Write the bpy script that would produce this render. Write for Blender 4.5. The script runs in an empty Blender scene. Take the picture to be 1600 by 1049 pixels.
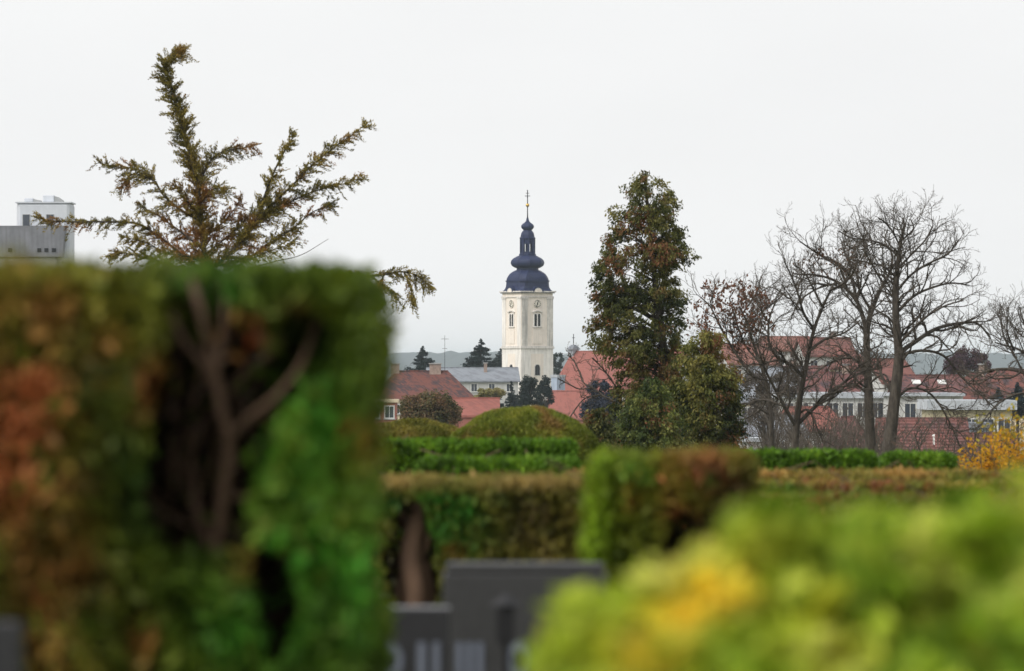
import bpy, math, numpy as np
from mathutils import Vector

sc = bpy.context.scene
R = math.radians
C = sc.collection

# ------------------------------------------------------------------ camera
FPX, HZ, EYE = 8889.0, 575.0, 1.6          # focal length in photo pixels, horizon row, eye height
cam_d = bpy.data.cameras.new('camera')
cam_d.lens = 200.0; cam_d.sensor_width = 36.0
cam_d.shift_y = (HZ - 524.5) / 1600.0
cam_d.clip_start = 0.1; cam_d.clip_end = 40000.0
cam_d.dof.use_dof = True; cam_d.dof.focus_distance = 320.0; cam_d.dof.aperture_fstop = 5.0
cam = bpy.data.objects.new('camera', cam_d); C.objects.link(cam)
cam.location = (0, 0, EYE); cam.rotation_euler = (R(90), 0, 0)
sc.camera = cam

# ------------------------------------------------------------------ sky
SUN_EL, SUN_AZ = R(42), R(-125)            # azimuth clockwise from +Y (the view direction)
w = bpy.data.worlds.new('World'); sc.world = w; w.use_nodes = True
nt = w.node_tree; nt.nodes.clear()
def N(nt, typ, **kw):
    n = nt.nodes.new(typ)
    for k, v in kw.items(): setattr(n, k, v)
    return n
out = N(nt, 'ShaderNodeOutputWorld'); bg = N(nt, 'ShaderNodeBackground')
sky = N(nt, 'ShaderNodeTexSky', sky_type='NISHITA', sun_disc=False)
sky.sun_elevation = SUN_EL; sky.sun_rotation = SUN_AZ; sky.dust_density = 4.0; sky.air_density = 1.0
hs = N(nt, 'ShaderNodeHueSaturation'); hs.inputs['Saturation'].default_value = 0.12
mx = N(nt, 'ShaderNodeMix', data_type='RGBA'); mx.inputs[0].default_value = 0.9
tc = N(nt, 'ShaderNodeTexCoord'); mp = N(nt, 'ShaderNodeMapping'); mp.inputs['Scale'].default_value = (1, 1, 3.0)
nz = N(nt, 'ShaderNodeTexNoise'); nz.inputs['Scale'].default_value = 6.0; nz.inputs['Detail'].default_value = 4.0
rp = N(nt, 'ShaderNodeValToRGB')
rp.color_ramp.elements[0].position = 0.3; rp.color_ramp.elements[0].color = (8.1, 8.15, 8.2, 1)
rp.color_ramp.elements[1].position = 0.7; rp.color_ramp.elements[1].color = (8.75, 8.8, 8.8, 1)
L = nt.links.new
L(tc.outputs['Generated'], mp.inputs[0]); L(mp.outputs[0], nz.inputs['Vector']); L(nz.outputs['Fac'], rp.inputs[0])
L(sky.outputs[0], hs.inputs['Color']); L(hs.outputs[0], mx.inputs[6]); L(rp.outputs[0], mx.inputs[7])
L(mx.outputs[2], bg.inputs['Color']); bg.inputs['Strength'].default_value = 0.071
L(bg.outputs[0], out.inputs['Surface'])

# ------------------------------------------------------------------ sun (soft, behind cloud)
sd = bpy.data.lights.new('sun', 'SUN'); sd.energy = 1.5; sd.angle = R(35); sd.color = (1.0, 0.95, 0.88)
sun = bpy.data.objects.new('sun', sd); C.objects.link(sun)
to_sun = Vector((math.sin(SUN_AZ) * math.cos(SUN_EL), math.cos(SUN_AZ) * math.cos(SUN_EL), math.sin(SUN_EL)))
sun.rotation_euler = to_sun.to_track_quat('Z', 'Y').to_euler()
sun.location = (-50, -40, 80)

vs = sc.view_settings
vs.view_transform = 'Standard'; vs.look = 'None'; vs.gamma = 1.0; vs.use_curve_mapping = False; vs.exposure = 0.75
sc.cycles.use_denoising = True
sc.cycles.max_bounces = 6; sc.cycles.diffuse_bounces = 3; sc.cycles.glossy_bounces = 2
sc.cycles.transmission_bounces = 4; sc.cycles.volume_bounces = 3; sc.cycles.transparent_max_bounces = 4
sc.cycles.caustics_reflective = False; sc.cycles.caustics_refractive = False

# ------------------------------------------------------------------ helpers
def PX(px, D): return (px - 800.0) / FPX * D
def PZ(py, D): return EYE + (HZ - py) / FPX * D
def P(px, py, D): return np.array((PX(px, D), D, PZ(py, D)))
def unproject(p): return 800 + p[:, 0] / p[:, 1] * FPX, HZ - (p[:, 2] - EYE) / p[:, 1] * FPX

def tag(o, label, cat, group=None):
    o['label'] = label; o['category'] = cat
    if group: o['group'] = group
    return o
def empty(name, loc, rz=0.0):
    o = bpy.data.objects.new(name, None); C.objects.link(o)
    o.location = [float(v) for v in loc]; o.rotation_euler = (0, 0, rz); o.empty_display_size = 0.3
    return o
def obj(name, me, mat, parent=None):
    o = bpy.data.objects.new(name, me); C.objects.link(o)
    if mat is not None and not me.materials: me.materials.append(mat)
    if parent is not None: o.parent = parent
    return o

class MB:
    """collects polygons into one mesh"""
    def __init__(s): s.v = []; s.f = []
    def poly(s, pts, faces):
        n = len(s.v); s.v += [tuple(map(float, p)) for p in pts]; s.f += [tuple(i + n for i in f) for f in faces]; return s
    def box(s, x0, x1, y0, y1, z0, z1):
        return s.poly([(x0,y0,z0),(x1,y0,z0),(x1,y1,z0),(x0,y1,z0),(x0,y0,z1),(x1,y0,z1),(x1,y1,z1),(x0,y1,z1)],
                      [(3,2,1,0),(4,5,6,7),(0,1,5,4),(1,2,6,5),(2,3,7,6),(3,0,4,7)])
    def rings(s, rings, cap=True):
        n = len(rings[0]); base = len(s.v); pts = [p for r in rings for p in r]; fs = []
        for i in range(len(rings) - 1):
            for j in range(n):
                k = (j + 1) % n; fs.append((i*n+j, i*n+k, (i+1)*n+k, (i+1)*n+j))
        if cap: fs.append(tuple(range(n))[::-1]); fs.append(tuple((len(rings)-1)*n + j for j in range(n)))
        return s.poly(pts, fs)
    def lathe(s, prof, n=16, cx=0, cy=0):
        return s.rings([[(cx + r*math.cos(2*math.pi*j/n), cy + r*math.sin(2*math.pi*j/n), z) for j in range(n)] for r, z in prof])
    def prism(s, pts2, y0, y1):   # outline in x,z extruded along y
        n = len(pts2)
        fs = [tuple(range(n)), tuple(range(2*n-1, n-1, -1))] + [(j, j+n, (j+1)%n+n, (j+1)%n) for j in range(n)]
        return s.poly([(x, y0, z) for x, z in pts2] + [(x, y1, z) for x, z in pts2], fs)
    def build(s, name, mat, parent=None, smooth=False, bevel=0):
        me = bpy.data.meshes.new(name); me.from_pydata(s.v, [], s.f); me.update()
        if smooth: me.polygons.foreach_set('use_smooth', [True]*len(me.polygons))
        o = obj(name, me, mat, parent)
        if bevel:
            m = o.modifiers.new('bevel', 'BEVEL'); m.width = bevel; m.segments = 2; m.limit_method = 'ANGLE'
        return o

# --- materials
def pmat(name, col, rough=0.8, var=0.25, scale=3.0, bump=0.0, col2=None, streak=None, coord='Object', spec=0.3, stretch=(1,1,1)):
    m = bpy.data.materials.new(name); m.use_nodes = True; nt = m.node_tree; b = nt.nodes['Principled BSDF']
    b.inputs['Roughness'].default_value = rough; b.inputs['Specular IOR Level'].default_value = spec
    tc = N(nt, 'ShaderNodeTexCoord'); mp = N(nt, 'ShaderNodeMapping'); mp.inputs['Scale'].default_value = stretch
    nz = N(nt, 'ShaderNodeTexNoise'); nz.inputs['Scale'].default_value = scale; nz.inputs['Detail'].default_value = 6; nz.inputs['Roughness'].default_value = 0.65
    rp = N(nt, 'ShaderNodeValToRGB'); c = np.array(col); c2 = np.array(col2) if col2 is not None else c * (1 - var)
    rp.color_ramp.elements[0].position = 0.33; rp.color_ramp.elements[0].color = (*c2, 1)
    rp.color_ramp.elements[1].position = 0.66; rp.color_ramp.elements[1].color = (*(c * (1 + var*0.3)), 1)
    lk = nt.links.new
    lk(tc.outputs[coord], mp.inputs[0]); lk(mp.outputs[0], nz.inputs['Vector']); lk(nz.outputs['Fac'], rp.inputs[0]); last = rp.outputs[0]
    if streak:   # vertical rain streaks: (colour, amount)
        m2 = N(nt, 'ShaderNodeMapping'); m2.inputs['Scale'].default_value = (3.2, 3.2, 0.22)
        n2 = N(nt, 'ShaderNodeTexNoise'); n2.inputs['Scale'].default_value = 1.0; n2.inputs['Detail'].default_value = 5
        r2 = N(nt, 'ShaderNodeValToRGB'); r2.color_ramp.elements[0].position = 0.42; r2.color_ramp.elements[1].position = 0.75
        r2.color_ramp.elements[0].color = (0,0,0,1); r2.color_ramp.elements[1].color = (streak[1],)*3 + (1,)
        mxx = N(nt, 'ShaderNodeMix', data_type='RGBA'); mxx.inputs[7].default_value = (*streak[0], 1)
        lk(tc.outputs[coord], m2.inputs[0]); lk(m2.outputs[0], n2.inputs['Vector']); lk(n2.outputs['Fac'], r2.inputs[0])
        lk(r2.outputs[0], mxx.inputs[0]); lk(last, mxx.inputs[6]); last = mxx.outputs[2]
    lk(last, b.inputs['Base Color'])
    if bump:
        bp = N(nt, 'ShaderNodeBump'); bp.inputs['Strength'].default_value = bump; bp.inputs['Distance'].default_value = 0.05
        lk(nz.outputs['Fac'], bp.inputs['Height']); lk(bp.outputs[0], b.inputs['Normal'])
    return m

def tile_mat(name, col, col2, row=3.0, bump=0.6):
    """clay tile courses: bands in height, joints along the course, blotchy weathering"""
    m = bpy.data.materials.new(name); m.use_nodes = True; nt = m.node_tree; b = nt.nodes['Principled BSDF']; lk = nt.links.new
    b.inputs['Roughness'].default_value = 0.85; b.inputs['Specular IOR Level'].default_value = 0.2
    tc = N(nt, 'ShaderNodeTexCoord'); sp = N(nt, 'ShaderNodeSeparateXYZ'); lk(tc.outputs['Object'], sp.inputs[0])
    def math_(op, a, bb):
        n = N(nt, 'ShaderNodeMath', operation=op)
        for i, v in enumerate((a, bb)):
            if isinstance(v, (int, float)): n.inputs[i].default_value = v
            else: lk(v, n.inputs[i])
        return n.outputs[0]
    fr = math_('FRACT', math_('MULTIPLY', sp.outputs[2], row), 0)
    nz = N(nt, 'ShaderNodeTexNoise'); nz.inputs['Scale'].default_value = 0.5; nz.inputs['Detail'].default_value = 7; nz.inputs['Roughness'].default_value = 0.7
    lk(tc.outputs['Object'], nz.inputs['Vector'])
    cell = N(nt, 'ShaderNodeCombineXYZ')
    lk(math_('FLOOR', math_('MULTIPLY', math_('ADD', sp.outputs[0], sp.outputs[1]), 4.0), 0), cell.inputs[0])
    lk(math_('FLOOR', math_('MULTIPLY', sp.outputs[2], row), 0), cell.inputs[1])
    wn = N(nt, 'ShaderNodeTexWhiteNoise', noise_dimensions='3D'); lk(cell.outputs[0], wn.inputs['Vector'])
    f = math_('ADD', math_('MULTIPLY', nz.outputs['Fac'], 1.5), math_('MULTIPLY', wn.outputs['Value'], 0.35))
    rp = N(nt, 'ShaderNodeValToRGB'); rp.color_ramp.elements[0].position = 0.72; rp.color_ramp.elements[0].color = (*col2, 1)
    rp.color_ramp.elements[1].position = 1.0; rp.color_ramp.elements[1].color = (*col, 1); lk(f, rp.inputs[0])
    lk(rp.outputs[0], b.inputs['Base Color'])
    bp = N(nt, 'ShaderNodeBump'); bp.inputs['Strength'].default_value = bump; bp.inputs['Distance'].default_value = 0.12
    lk(fr, bp.inputs['Height']); bp.invert = True; lk(bp.outputs[0], b.inputs['Normal'])
    return m

def leaf_mat(name, trans=0.35, rough=0.6):
    m = bpy.data.materials.new(name); m.use_nodes = True; nt = m.node_tree; lk = nt.links.new
    b = nt.nodes['Principled BSDF']; o = nt.nodes['Material Output']
    b.inputs['Roughness'].default_value = rough; b.inputs['Specular IOR Level'].default_value = 0.25
    at = N(nt, 'ShaderNodeAttribute'); at.attribute_name = 'col'
    ge = N(nt, 'ShaderNodeNewGeometry'); hs = N(nt, 'ShaderNodeHueSaturation')
    mr = N(nt, 'ShaderNodeMapRange'); mr.inputs[3].default_value = 0.7; mr.inputs[4].default_value = 1.3
    lk(ge.outputs['Random Per Island'], mr.inputs[0]); lk(mr.outputs[0], hs.inputs['Value']); lk(at.outputs['Color'], hs.inputs['Color'])
    tr = N(nt, 'ShaderNodeBsdfTranslucent'); ms = N(nt, 'ShaderNodeMixShader'); ms.inputs[0].default_value = trans
    lk(hs.outputs[0], b.inputs['Base Color']); lk(hs.outputs[0], tr.inputs['Color'])
    lk(b.outputs[0], ms.inputs[1]); lk(tr.outputs[0], ms.inputs[2]); lk(ms.outputs[0], o.inputs['Surface'])
    return m
M_leaf = leaf_mat('leaf'); M_leaf_soft = leaf_mat('broad_leaf', 0.45)
M_bark = pmat('bark', (0.085, 0.072, 0.058), 0.9, 0.5, 7, 1.0, col2=(0.025, 0.021, 0.018), stretch=(1, 1, 0.3))
M_twig = pmat('twig', (0.105, 0.088, 0.072), 0.9, 0.4, 4)
M_stem = pmat('hedge_stem', (0.17, 0.105, 0.07), 0.9, 0.5, 12, 0.4, stretch=(1, 1, 0.25))

# --- foliage
def unit(v): return v / np.maximum(np.linalg.norm(v, axis=-1, keepdims=True), 1e-9)
def fnoise(p, freq, seed):
    r = np.random.default_rng(seed); out = np.zeros(len(p))
    for k in range(9):
        d = r.normal(size=3); d /= np.linalg.norm(d); out += np.sin(p @ d * freq * r.uniform(0.6, 1.8) * 6.283 + r.uniform(0, 6.283))
    return out / 3.2
def leaf_mesh(name, c, a, nrm, l, wd, col, mat, parent=None):
    n = len(c); b = unit(np.cross(a, nrm)); l = np.broadcast_to(l, (n,))[:, None]; wd = np.broadcast_to(wd, (n,))[:, None]
    v = np.stack([c - a*l*0.5, c + b*wd*0.5 + a*l*0.08, c + a*l*0.5, c - b*wd*0.5 + a*l*0.08], 1).reshape(-1, 3).astype(np.float32)
    me = bpy.data.meshes.new(name); me.vertices.add(4*n); me.vertices.foreach_set('co', v.ravel())
    me.loops.add(4*n); me.loops.foreach_set('vertex_index', np.arange(4*n, dtype=np.int32))
    me.polygons.add(n); me.polygons.foreach_set('loop_start', np.arange(0, 4*n, 4, dtype=np.int32)); me.update(calc_edges=True)
    at = me.color_attributes.new('col', 'FLOAT_COLOR', 'POINT')
    cc = np.ones((n, 4, 4), np.float32); cc[:, :, :3] = np.clip(col, 0, 1)[:, None, :]; at.data.foreach_set('color', cc.ravel())
    return obj(name, me, mat, parent)
def palette(t, cols):
    """t in 0..1 -> colour through a list of stops"""
    t = np.clip(t, 0, 0.9999) * (len(cols) - 1); i = t.astype(int); f = (t - i)[:, None]; cols = np.array(cols)
    return cols[i] * (1 - f) + cols[i + 1] * f

class Tubes:
    def __init__(s): s.v = []; s.f = []; s.n = 0
    def add(s, pts, r0, r1, sides=5):
        pts = np.asarray(pts, float); m = len(pts); t = np.gradient(pts, axis=0); t = unit(t)
        ref = np.where(np.abs(t[:, 2:3]) > 0.9, np.array([[1., 0, 0]]), np.array([[0, 0, 1.]]))
        u = unit(np.cross(t, ref)); 
        for i in range(1, m):
            if u[i] @ u[i-1] < 0: u[i] = -u[i]
        wv = np.cross(t, u); r = np.linspace(r0, r1, m)[:, None, None] if np.isscalar(r0) else np.asarray(r0)[:, None, None]
        an = np.arange(sides) / sides * 2 * np.pi
        ring = pts[:, None] + r * (u[:, None] * np.cos(an)[None, :, None] + wv[:, None] * np.sin(an)[None, :, None])
        s.v.append(ring.reshape(-1, 3)); i = np.arange(m - 1)[:, None] * sides; j = np.arange(sides)[None]; k = (j + 1) % sides
        s.f.append(np.stack([i + j, i + k, i + k + sides, i + j + sides], -1).reshape(-1, 4) + s.n)
        s.n += m * sides; return s
    def build(s, name, mat, parent=None):
        v = np.concatenate(s.v).astype(np.float32); f = np.concatenate(s.f).astype(np.int32)
        me = bpy.data.meshes.new(name); me.vertices.add(len(v)); me.vertices.foreach_set('co', v.ravel())
        me.loops.add(f.size); me.loops.foreach_set('vertex_index', f.ravel())
        me.polygons.add(len(f)); me.polygons.foreach_set('loop_start', np.arange(0, f.size, 4, dtype=np.int32)); me.update(calc_edges=True)
        me.polygons.foreach_set('use_smooth', np.ones(len(f), bool))
        return obj(name, me, mat, parent)
def spline(pts, per=5):
    pts = np.asarray(pts, float); q = np.vstack([2*pts[0]-pts[1], pts, 2*pts[-1]-pts[-2]]); out = []
    for i in range(1, len(q) - 2):
        for t in np.arange(per) / per:
            out.append(0.5*((2*q[i]) + (-q[i-1]+q[i+1])*t + (2*q[i-1]-5*q[i]+4*q[i+1]-q[i+2])*t*t + (-q[i-1]+3*q[i]-3*q[i+1]+q[i+2])*t**3))
    out.append(pts[-1]); return np.array(out)

# ------------------------------------------------------------------ terrain
def ground_z(y):
    y = np.asarray(y, float)
    return np.interp(y, [-300, 62, 90, 330, 420, 15000], [0, 0, -0.9, -9.4, -10, -10])
def gz(y): return float(ground_z(y))
M_grass = pmat('grass_ground', (0.06, 0.085, 0.022), 0.95, 0.5, 0.35, 0.5, col2=(0.10, 0.078, 0.038))
ys = np.unique(np.concatenate([np.linspace(-100, 60, 17), np.linspace(62, 420, 60), np.geomspace(430, 13500, 50)]))
xs = np.unique(np.concatenate([-np.geomspace(2, 4500, 30), [0], np.geomspace(2, 4500, 30)]))
gx, gy = np.meshgrid(xs, ys); gv = np.stack([gx, gy, ground_z(gy)], -1).reshape(-1, 3)
nx = len(xs); gf = [(i*nx+j, i*nx+j+1, (i+1)*nx+j+1, (i+1)*nx+j) for i in range(len(ys)-1) for j in range(nx-1)]
me = bpy.data.meshes.new('ground'); me.from_pydata(gv.tolist(), [], gf); o = obj('ground', me, M_grass); o['kind'] = 'structure'

# wooded hills on the skyline
M_wood = pmat('far_woods', (0.034, 0.044, 0.05), 1.0, 0.5, 0.02)
rng = np.random.default_rng(5)
hx = np.linspace(-2400, 2400, 700); hy = np.array([8200, 8500, 8750, 9000, 9250, 9500, 9900])
prof = np.array([-11, 4, 14, 20, 23, 19, -11.0])
hv = []
for k, y in enumerate(hy):
    p3 = np.stack([hx, np.full_like(hx, y), np.zeros_like(hx)], -1)
    z = prof[k] * (1 + 0.12*fnoise(p3, 1/900., 3) + 0.05*fnoise(p3, 1/260., 4)) + (0 if k in (0, 6) else 1) * (2.2*fnoise(p3, 1/45., 8+k) + 1.2*fnoise(p3, 1/18., 20+k))
    z = z + (0 if k in (0, 6) else 1) * 5*np.exp(-((hx + 90)/110)**2)
    hv += np.stack([hx, np.full_like(hx, y), z], -1).tolist()
n = len(hx); hf = [(i*n+j, i*n+j+1, (i+1)*n+j+1, (i+1)*n+j) for i in range(len(hy)-1) for j in range(n-1)]
me = bpy.data.meshes.new('hills'); me.from_pydata(hv, [], hf); o = obj('hills', me, M_wood); o['kind'] = 'structure'

# ------------------------------------------------------------------ church tower
D_T = 1058.0; TPX = FPX / D_T; ROT = R(31)
M_white = pmat('tower_render_white', (0.88, 0.85, 0.81), 0.9, 0.08, 1.2, streak=((0.45, 0.43, 0.41), 0.7))
M_weather = pmat('tower_render_weathered', (0.74, 0.71, 0.66), 0.9, 0.2, 1.5, streak=((0.30, 0.29, 0.28), 0.9))
M_cream = pmat('tower_render_cream', (0.87, 0.79, 0.71), 0.9, 0.08, 1.0, streak=((0.58, 0.54, 0.49), 0.45))
M_trim = pmat('tower_trim', (0.74, 0.71, 0.67), 0.9, 0.2, 2.0, streak=((0.35, 0.33, 0.31), 0.6))
M_copper = pmat('dark_blue_sheet_metal', (0.014, 0.022, 0.075), 0.55, 0.3, 0.9, col2=(0.009, 0.014, 0.05), streak=((0.03, 0.045, 0.11), 0.5), spec=0.25)
M_dark = pmat('dark_opening', (0.012, 0.012, 0.016), 0.5, 0.3, 2)
M_gold = pmat('gilded_metal', (0.65, 0.42, 0.10), 0.35, 0.2, 3); M_gold.node_tree.nodes['Principled BSDF'].inputs['Metallic'].default_value = 0.8
M_iron = pmat('iron', (0.06, 0.06, 0.065), 0.6, 0.3, 3)
M_dial = pmat('clock_dial', (0.8, 0.76, 0.66), 0.7, 0.08, 2)
M_black = pmat('black_paint', (0.015, 0.015, 0.017), 0.5, 0.2, 2)
tw = empty('church_tower', (PX(824.3, D_T), D_T, -10.0), ROT)
tag(tw, 'white baroque church tower with dark blue onion dome, clocks and gold ball', 'church tower')
def TZ(py): return PZ(py, D_T) + 10.0
S = 6.94; h = S / 2
zs, zc = TZ(545), TZ(459)
lo = MB().box(-h, h, -h, h, 0, zs).build('lower_wall', M_white, tw)
up = MB().box(-h+.06, h-.06, -h+.06, h-.06, zs+.5, zc).build('upper_wall', M_cream, tw)
MB().box(-h-.18, h+.18, -h-.18, h+.18, zs, zs+.22).box(-h-.08, h+.08, -h-.08, h+.08, zs+.22, zs+.5).build('string_cornice', M_trim, tw)
MB().box(-h-.1, h+.1, -h-.1, h+.1, zc-.75, zc-.55).build('architrave', M_trim, tw)
MB().box(-h-.2, h+.2, -h-.2, h+.2, zc, zc+.22).box(-h-.42, h+.42, -h-.42, h+.42, zc+.22, zc+.45).build('main_cornice', M_trim, tw)
def arch(w_, z0, zt, n=8, cx=0):
    r = w_/2; return [(cx-r, z0), (cx+r, z0)] + [(cx + r*math.cos(a), zt - r + r*math.sin(a)) for a in np.linspace(0, math.pi, n)]
for fi, ang in enumerate((0, -math.pi/2, math.pi/2, math.pi)):   # front, left, right, back
    def place(mb, name, mat, parent=tw, smooth=False):
        ca, sa = math.cos(ang), math.sin(ang); mb.v = [(x*ca - y*sa, x*sa + y*ca, z) for x, y, z in mb.v]
        return mb.build(name, mat, parent, smooth)
    for sx in (-1, 1):                                            # paired corner pilasters
        p = place(MB().box(sx*(h-.75)-.62, sx*(h-.75)+.62, -h-.06, -h+.2, zs+.5, zc-.75), 'pilaster', M_weather if fi in (0, 2) else M_white)
        place(MB().box(sx*(h-.75)-.72, sx*(h-.75)+.72, -h-.14, -h+.2, zc-1.02, zc-.752), 'capital', M_trim, p)
        place(MB().box(sx*(h-.72)-.6, sx*(h-.72)+.6, -h-.05, -h+.2, 0, zs-.25), 'pilaster', M_white)
    # recessed cream field of the lower stage, framed
    place(MB().box(-1.35, 1.35, -h-.02, -h+.2, TZ(607), TZ(553)), 'panel', M_cream)
    # eyebrow arch of the cornice over the clock
    r1 = 0.86
    ap = [(r1*math.cos(a), zc+.2 + r1*math.sin(a)*0.95) for a in np.linspace(0, math.pi, 15)]
    place(MB().prism(ap, -h-.46, -h+.6), 'cornice_arch', M_trim)
    place(MB().prism([(x*1.3, zc+.3+(z-zc-.2)*1.3) for x, z in ap], -h-.43, -h+1.0), 'eyebrow_roof', M_copper)
    place(MB().prism([(x*.74, zc+.2+(z-zc-.2)*.74) for x, z in ap], -h-.5, -h-.3), 'arch_field', M_cream)
    # clock
    zk = TZ(475); ck = place(MB().rings([[(0.74*math.cos(a), y, zk+0.74*math.sin(a)) for a in np.linspace(0, 2*math.pi, 25)[:-1]] for y in (-h-.0, -h-.1)]), 'clock_dial', M_dial)
    for k in range(12):
        a = k*math.pi/6; ux, uz = math.sin(a), math.cos(a)
        place(MB().poly([(ux*r + uz*s*.08, -h-.105-dy, zk + uz*r - ux*s*.08) for dy in (0, .02) for r, s in ((.52,-1),(.7,-1),(.7,1),(.52,1))], [(0,1,2,3),(4,5,6,7),(0,1,5,4),(2,3,7,6)]), 'hour_mark', M_black, ck)
    for a, ln, wd in ((R(15), .5, .12), (R(205), .64, .1)):
        ux, uz = math.sin(a), math.cos(a)
        place(MB().poly([(ux*r + uz*s*wd, -h-.13-dy, zk + uz*r - ux*s*wd) for dy in (0, .02) for r, s in ((-.12,-1),(ln,-.5),(ln,.5),(-.12,1))], [(0,1,2,3),(4,5,6,7),(0,1,5,4),(2,3,7,6)]), 'clock_hand', M_black, ck)
    # twin belfry window under a curved hood
    zb, zt = TZ(510.5), TZ(491)
    fr = place(MB().box(-.86, .86, -h-.06, -h+.1, zb-.05, zt+.1), 'belfry_window', M_white)
    for sx in (-1, 1):
        place(MB().prism(arch(.5, zb+.05, zt, cx=sx*.38), -h-.075, -h+.05), 'opening', M_dark, fr)
        for k in range(9):
            z = zb + .15 + k*.22
            place(MB().box(sx*.38-.23, sx*.38+.23, -h-.1, -h-.078, z, z+.05), 'louvre', M_black, fr)
    place(MB().box(-1.0, 1.0, -h-.18, -h+.1, zb-.2, zb-.05), 'sill', M_trim, fr)
    hd = [(x, zt+.35+.32*math.cos(x/1.1*math.pi/2)) for x in np.linspace(-1.1, 1.1, 9)] + [(x, zt+.17+.3*math.cos(x/1.0*math.pi/2)) for x in np.linspace(1.0, -1.0, 9)]
    place(MB().prism(hd, -h-.22, -h+.1), 'hood', M_trim, fr)
    place(MB().box(-1.0, 1.0, -h-.03, -h+.1, zs+.9, zb-.35), 'panel', M_cream)
    # round-headed window of the lower stage
    zb, zt = TZ(586.5), TZ(570)
    fr = place(MB().prism(arch(1.4, zb-.15, zt+.16), -h-.08, -h+.1), 'window', M_trim)
    place(MB().prism(arch(1.02, zb, zt), -h-.1, -h+.02), 'opening', M_dark, fr)
    place(MB().box(-.03, .03, -h-.13, -h-.1, zb, zt-.1).box(-.5, .5, -h-.13, -h-.1, zb+1.0, zb+1.06), 'glazing_bar', M_iron, fr)
# roof stages: (row, half width in photo px, corner cut)
def cham(hw_px, cut):
    c = cut; pts = np.array([(1-c,-1),(1,-1+c),(1,1-c),(1-c,1),(-1+c,1),(-1,1-c),(-1,-1+c),(-1+c,-1)])
    sil = np.abs(pts[:,0]*math.cos(ROT) - pts[:,1]*math.sin(ROT)).max(); return pts * (hw_px / TPX / sil)
def stage(levels, name, mat=M_copper, parent=tw):
    pys = np.array([l[0] for l in levels], float); n = 4
    mb = MB(); lv = []
    for i in range(len(levels)-1):
        for t in range(n): 
            f = t/n; lv.append([levels[i][k]*(1-f) + levels[i+1][k]*f for k in range(3)])
    lv.append(levels[-1]); lv = np.array(lv)
    if len(lv) > 6:
        for _ in range(1): lv[1:-1, 1] = (lv[:-2, 1] + 2*lv[1:-1, 1] + lv[2:, 1]) / 4
    return mb.rings([[(x, y, TZ(py)) for x, y in cham(hw, cut)] for py, hw, cut in lv]).build(name, mat, parent)
stage([(458,43.5,.02),(456,40,.04),(453,36.3,.1),(449,34,.2),(443,33.2,.25),(440,33.4,.25)], 'roof_skirt')
MB().rings([[(x, y, TZ(py)) for x, y in cham(hw, .25)] for py, hw in ((440.5,34.4),(438.6,34.4))]).build('roof_band', M_copper, tw)
stage([(439,33.2,.25),(436,32.6,.26),(432.5,31,.3),(428,27.8,.35),(424.5,22.5,.45),(422.5,18.5,.5)], 'lower_dome')
MB().rings([[(x, y, TZ(py)) for x, y in cham(hw, .55)] for py, hw in ((423,17.2),(418,17.2))]).build('roof_neck', M_copper, tw)
stage([(419.5,17.2,.55),(418,21,.55),(415.5,24.8,.55),(411.5,26.4,.55),(407.5,25.6,.55),(404,22.2,.55),(401,16.5,.55),(399.3,13,.55)], 'onion_dome')
MB().rings([[(x, y, TZ(py)) for x, y in cham(hw, .58)] for py, hw in ((400,13.4),(397.4,13.4),(396.8,12.2))]).build('lantern_base', M_copper, tw)
lc = cham(10.4, .58)
lan = empty('lantern', (0, 0, 0)); lan.parent = tw
for x, y in lc:                      # eight posts with the sky between them
    a = math.atan2(y, x); rr = math.hypot(x, y)
    mb = MB().rings([[( (rr*math.cos(a)) + .26*math.cos(a+R(45)+q*math.pi/2), (rr*math.sin(a)) + .26*math.sin(a+R(45)+q*math.pi/2), TZ(py)) for q in range(4)] for py in (397, 374)])
    mb.build('lantern_post', M_copper, lan)
MB().rings([[(x, y, TZ(py)) for x, y in cham(hw, .58)] for py, hw in ((397.2,11.4),(393.5,10.9))]).build('parapet', M_copper, lan)
MB().rings([[(x, y, TZ(py)) for x, y in cham(hw, .58)] for py, hw in ((381.5,10.8),(374.5,10.8))]).build('lantern_frieze', M_copper, lan)
MB().rings([[(x*.16, y*.16, TZ(py)) for x, y in lc] for py in (397, 374)]).build('bell_shaft', M_copper, lan)
MB().rings([[(x, y, TZ(py)) for x, y in cham(hw, .58)] for py, hw in ((375,10.8),(373.3,12.4),(371.5,12.4),(370.6,11))]).build('lantern_cornice', M_copper, tw)
stage([(371,10.9,.58),(368,10.6,.58),(364.5,9.8,.58),(361.5,7.8,.58),(359.5,6.2,.58)], 'upper_dome')
stage([(360,6.0,.58),(358.2,8.2,.58),(355.8,9.9,.58),(353,10.1,.58),(350.3,8.0,.58),(348,4.6,.58),(345.5,2.4,.58),(341,1.6,.58)], 'small_onion_dome')
MB().lathe([(1.5/TPX, TZ(343)), (.95/TPX, TZ(338)), (.75/TPX, TZ(323))], 10).build('spire_rod', M_iron, tw, True)
zk = TZ(321); rb = 2.9/TPX
MB().lathe([(.02, zk-rb)] + [(rb*math.cos(a), zk+rb*math.sin(a)) for a in np.linspace(-1.4, 1.4, 11)] + [(.02, zk+rb)], 16).build('gold_ball', M_gold, tw, True)
MB().box(-.07, .07, -.05, .05, TZ(319), TZ(297)).box(-.55, .55, -.045, .045, TZ(307), TZ(306)).box(-.35, .35, -.045, .045, TZ(302.6), TZ(301.8)).build('cross', M_iron, tw)

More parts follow.
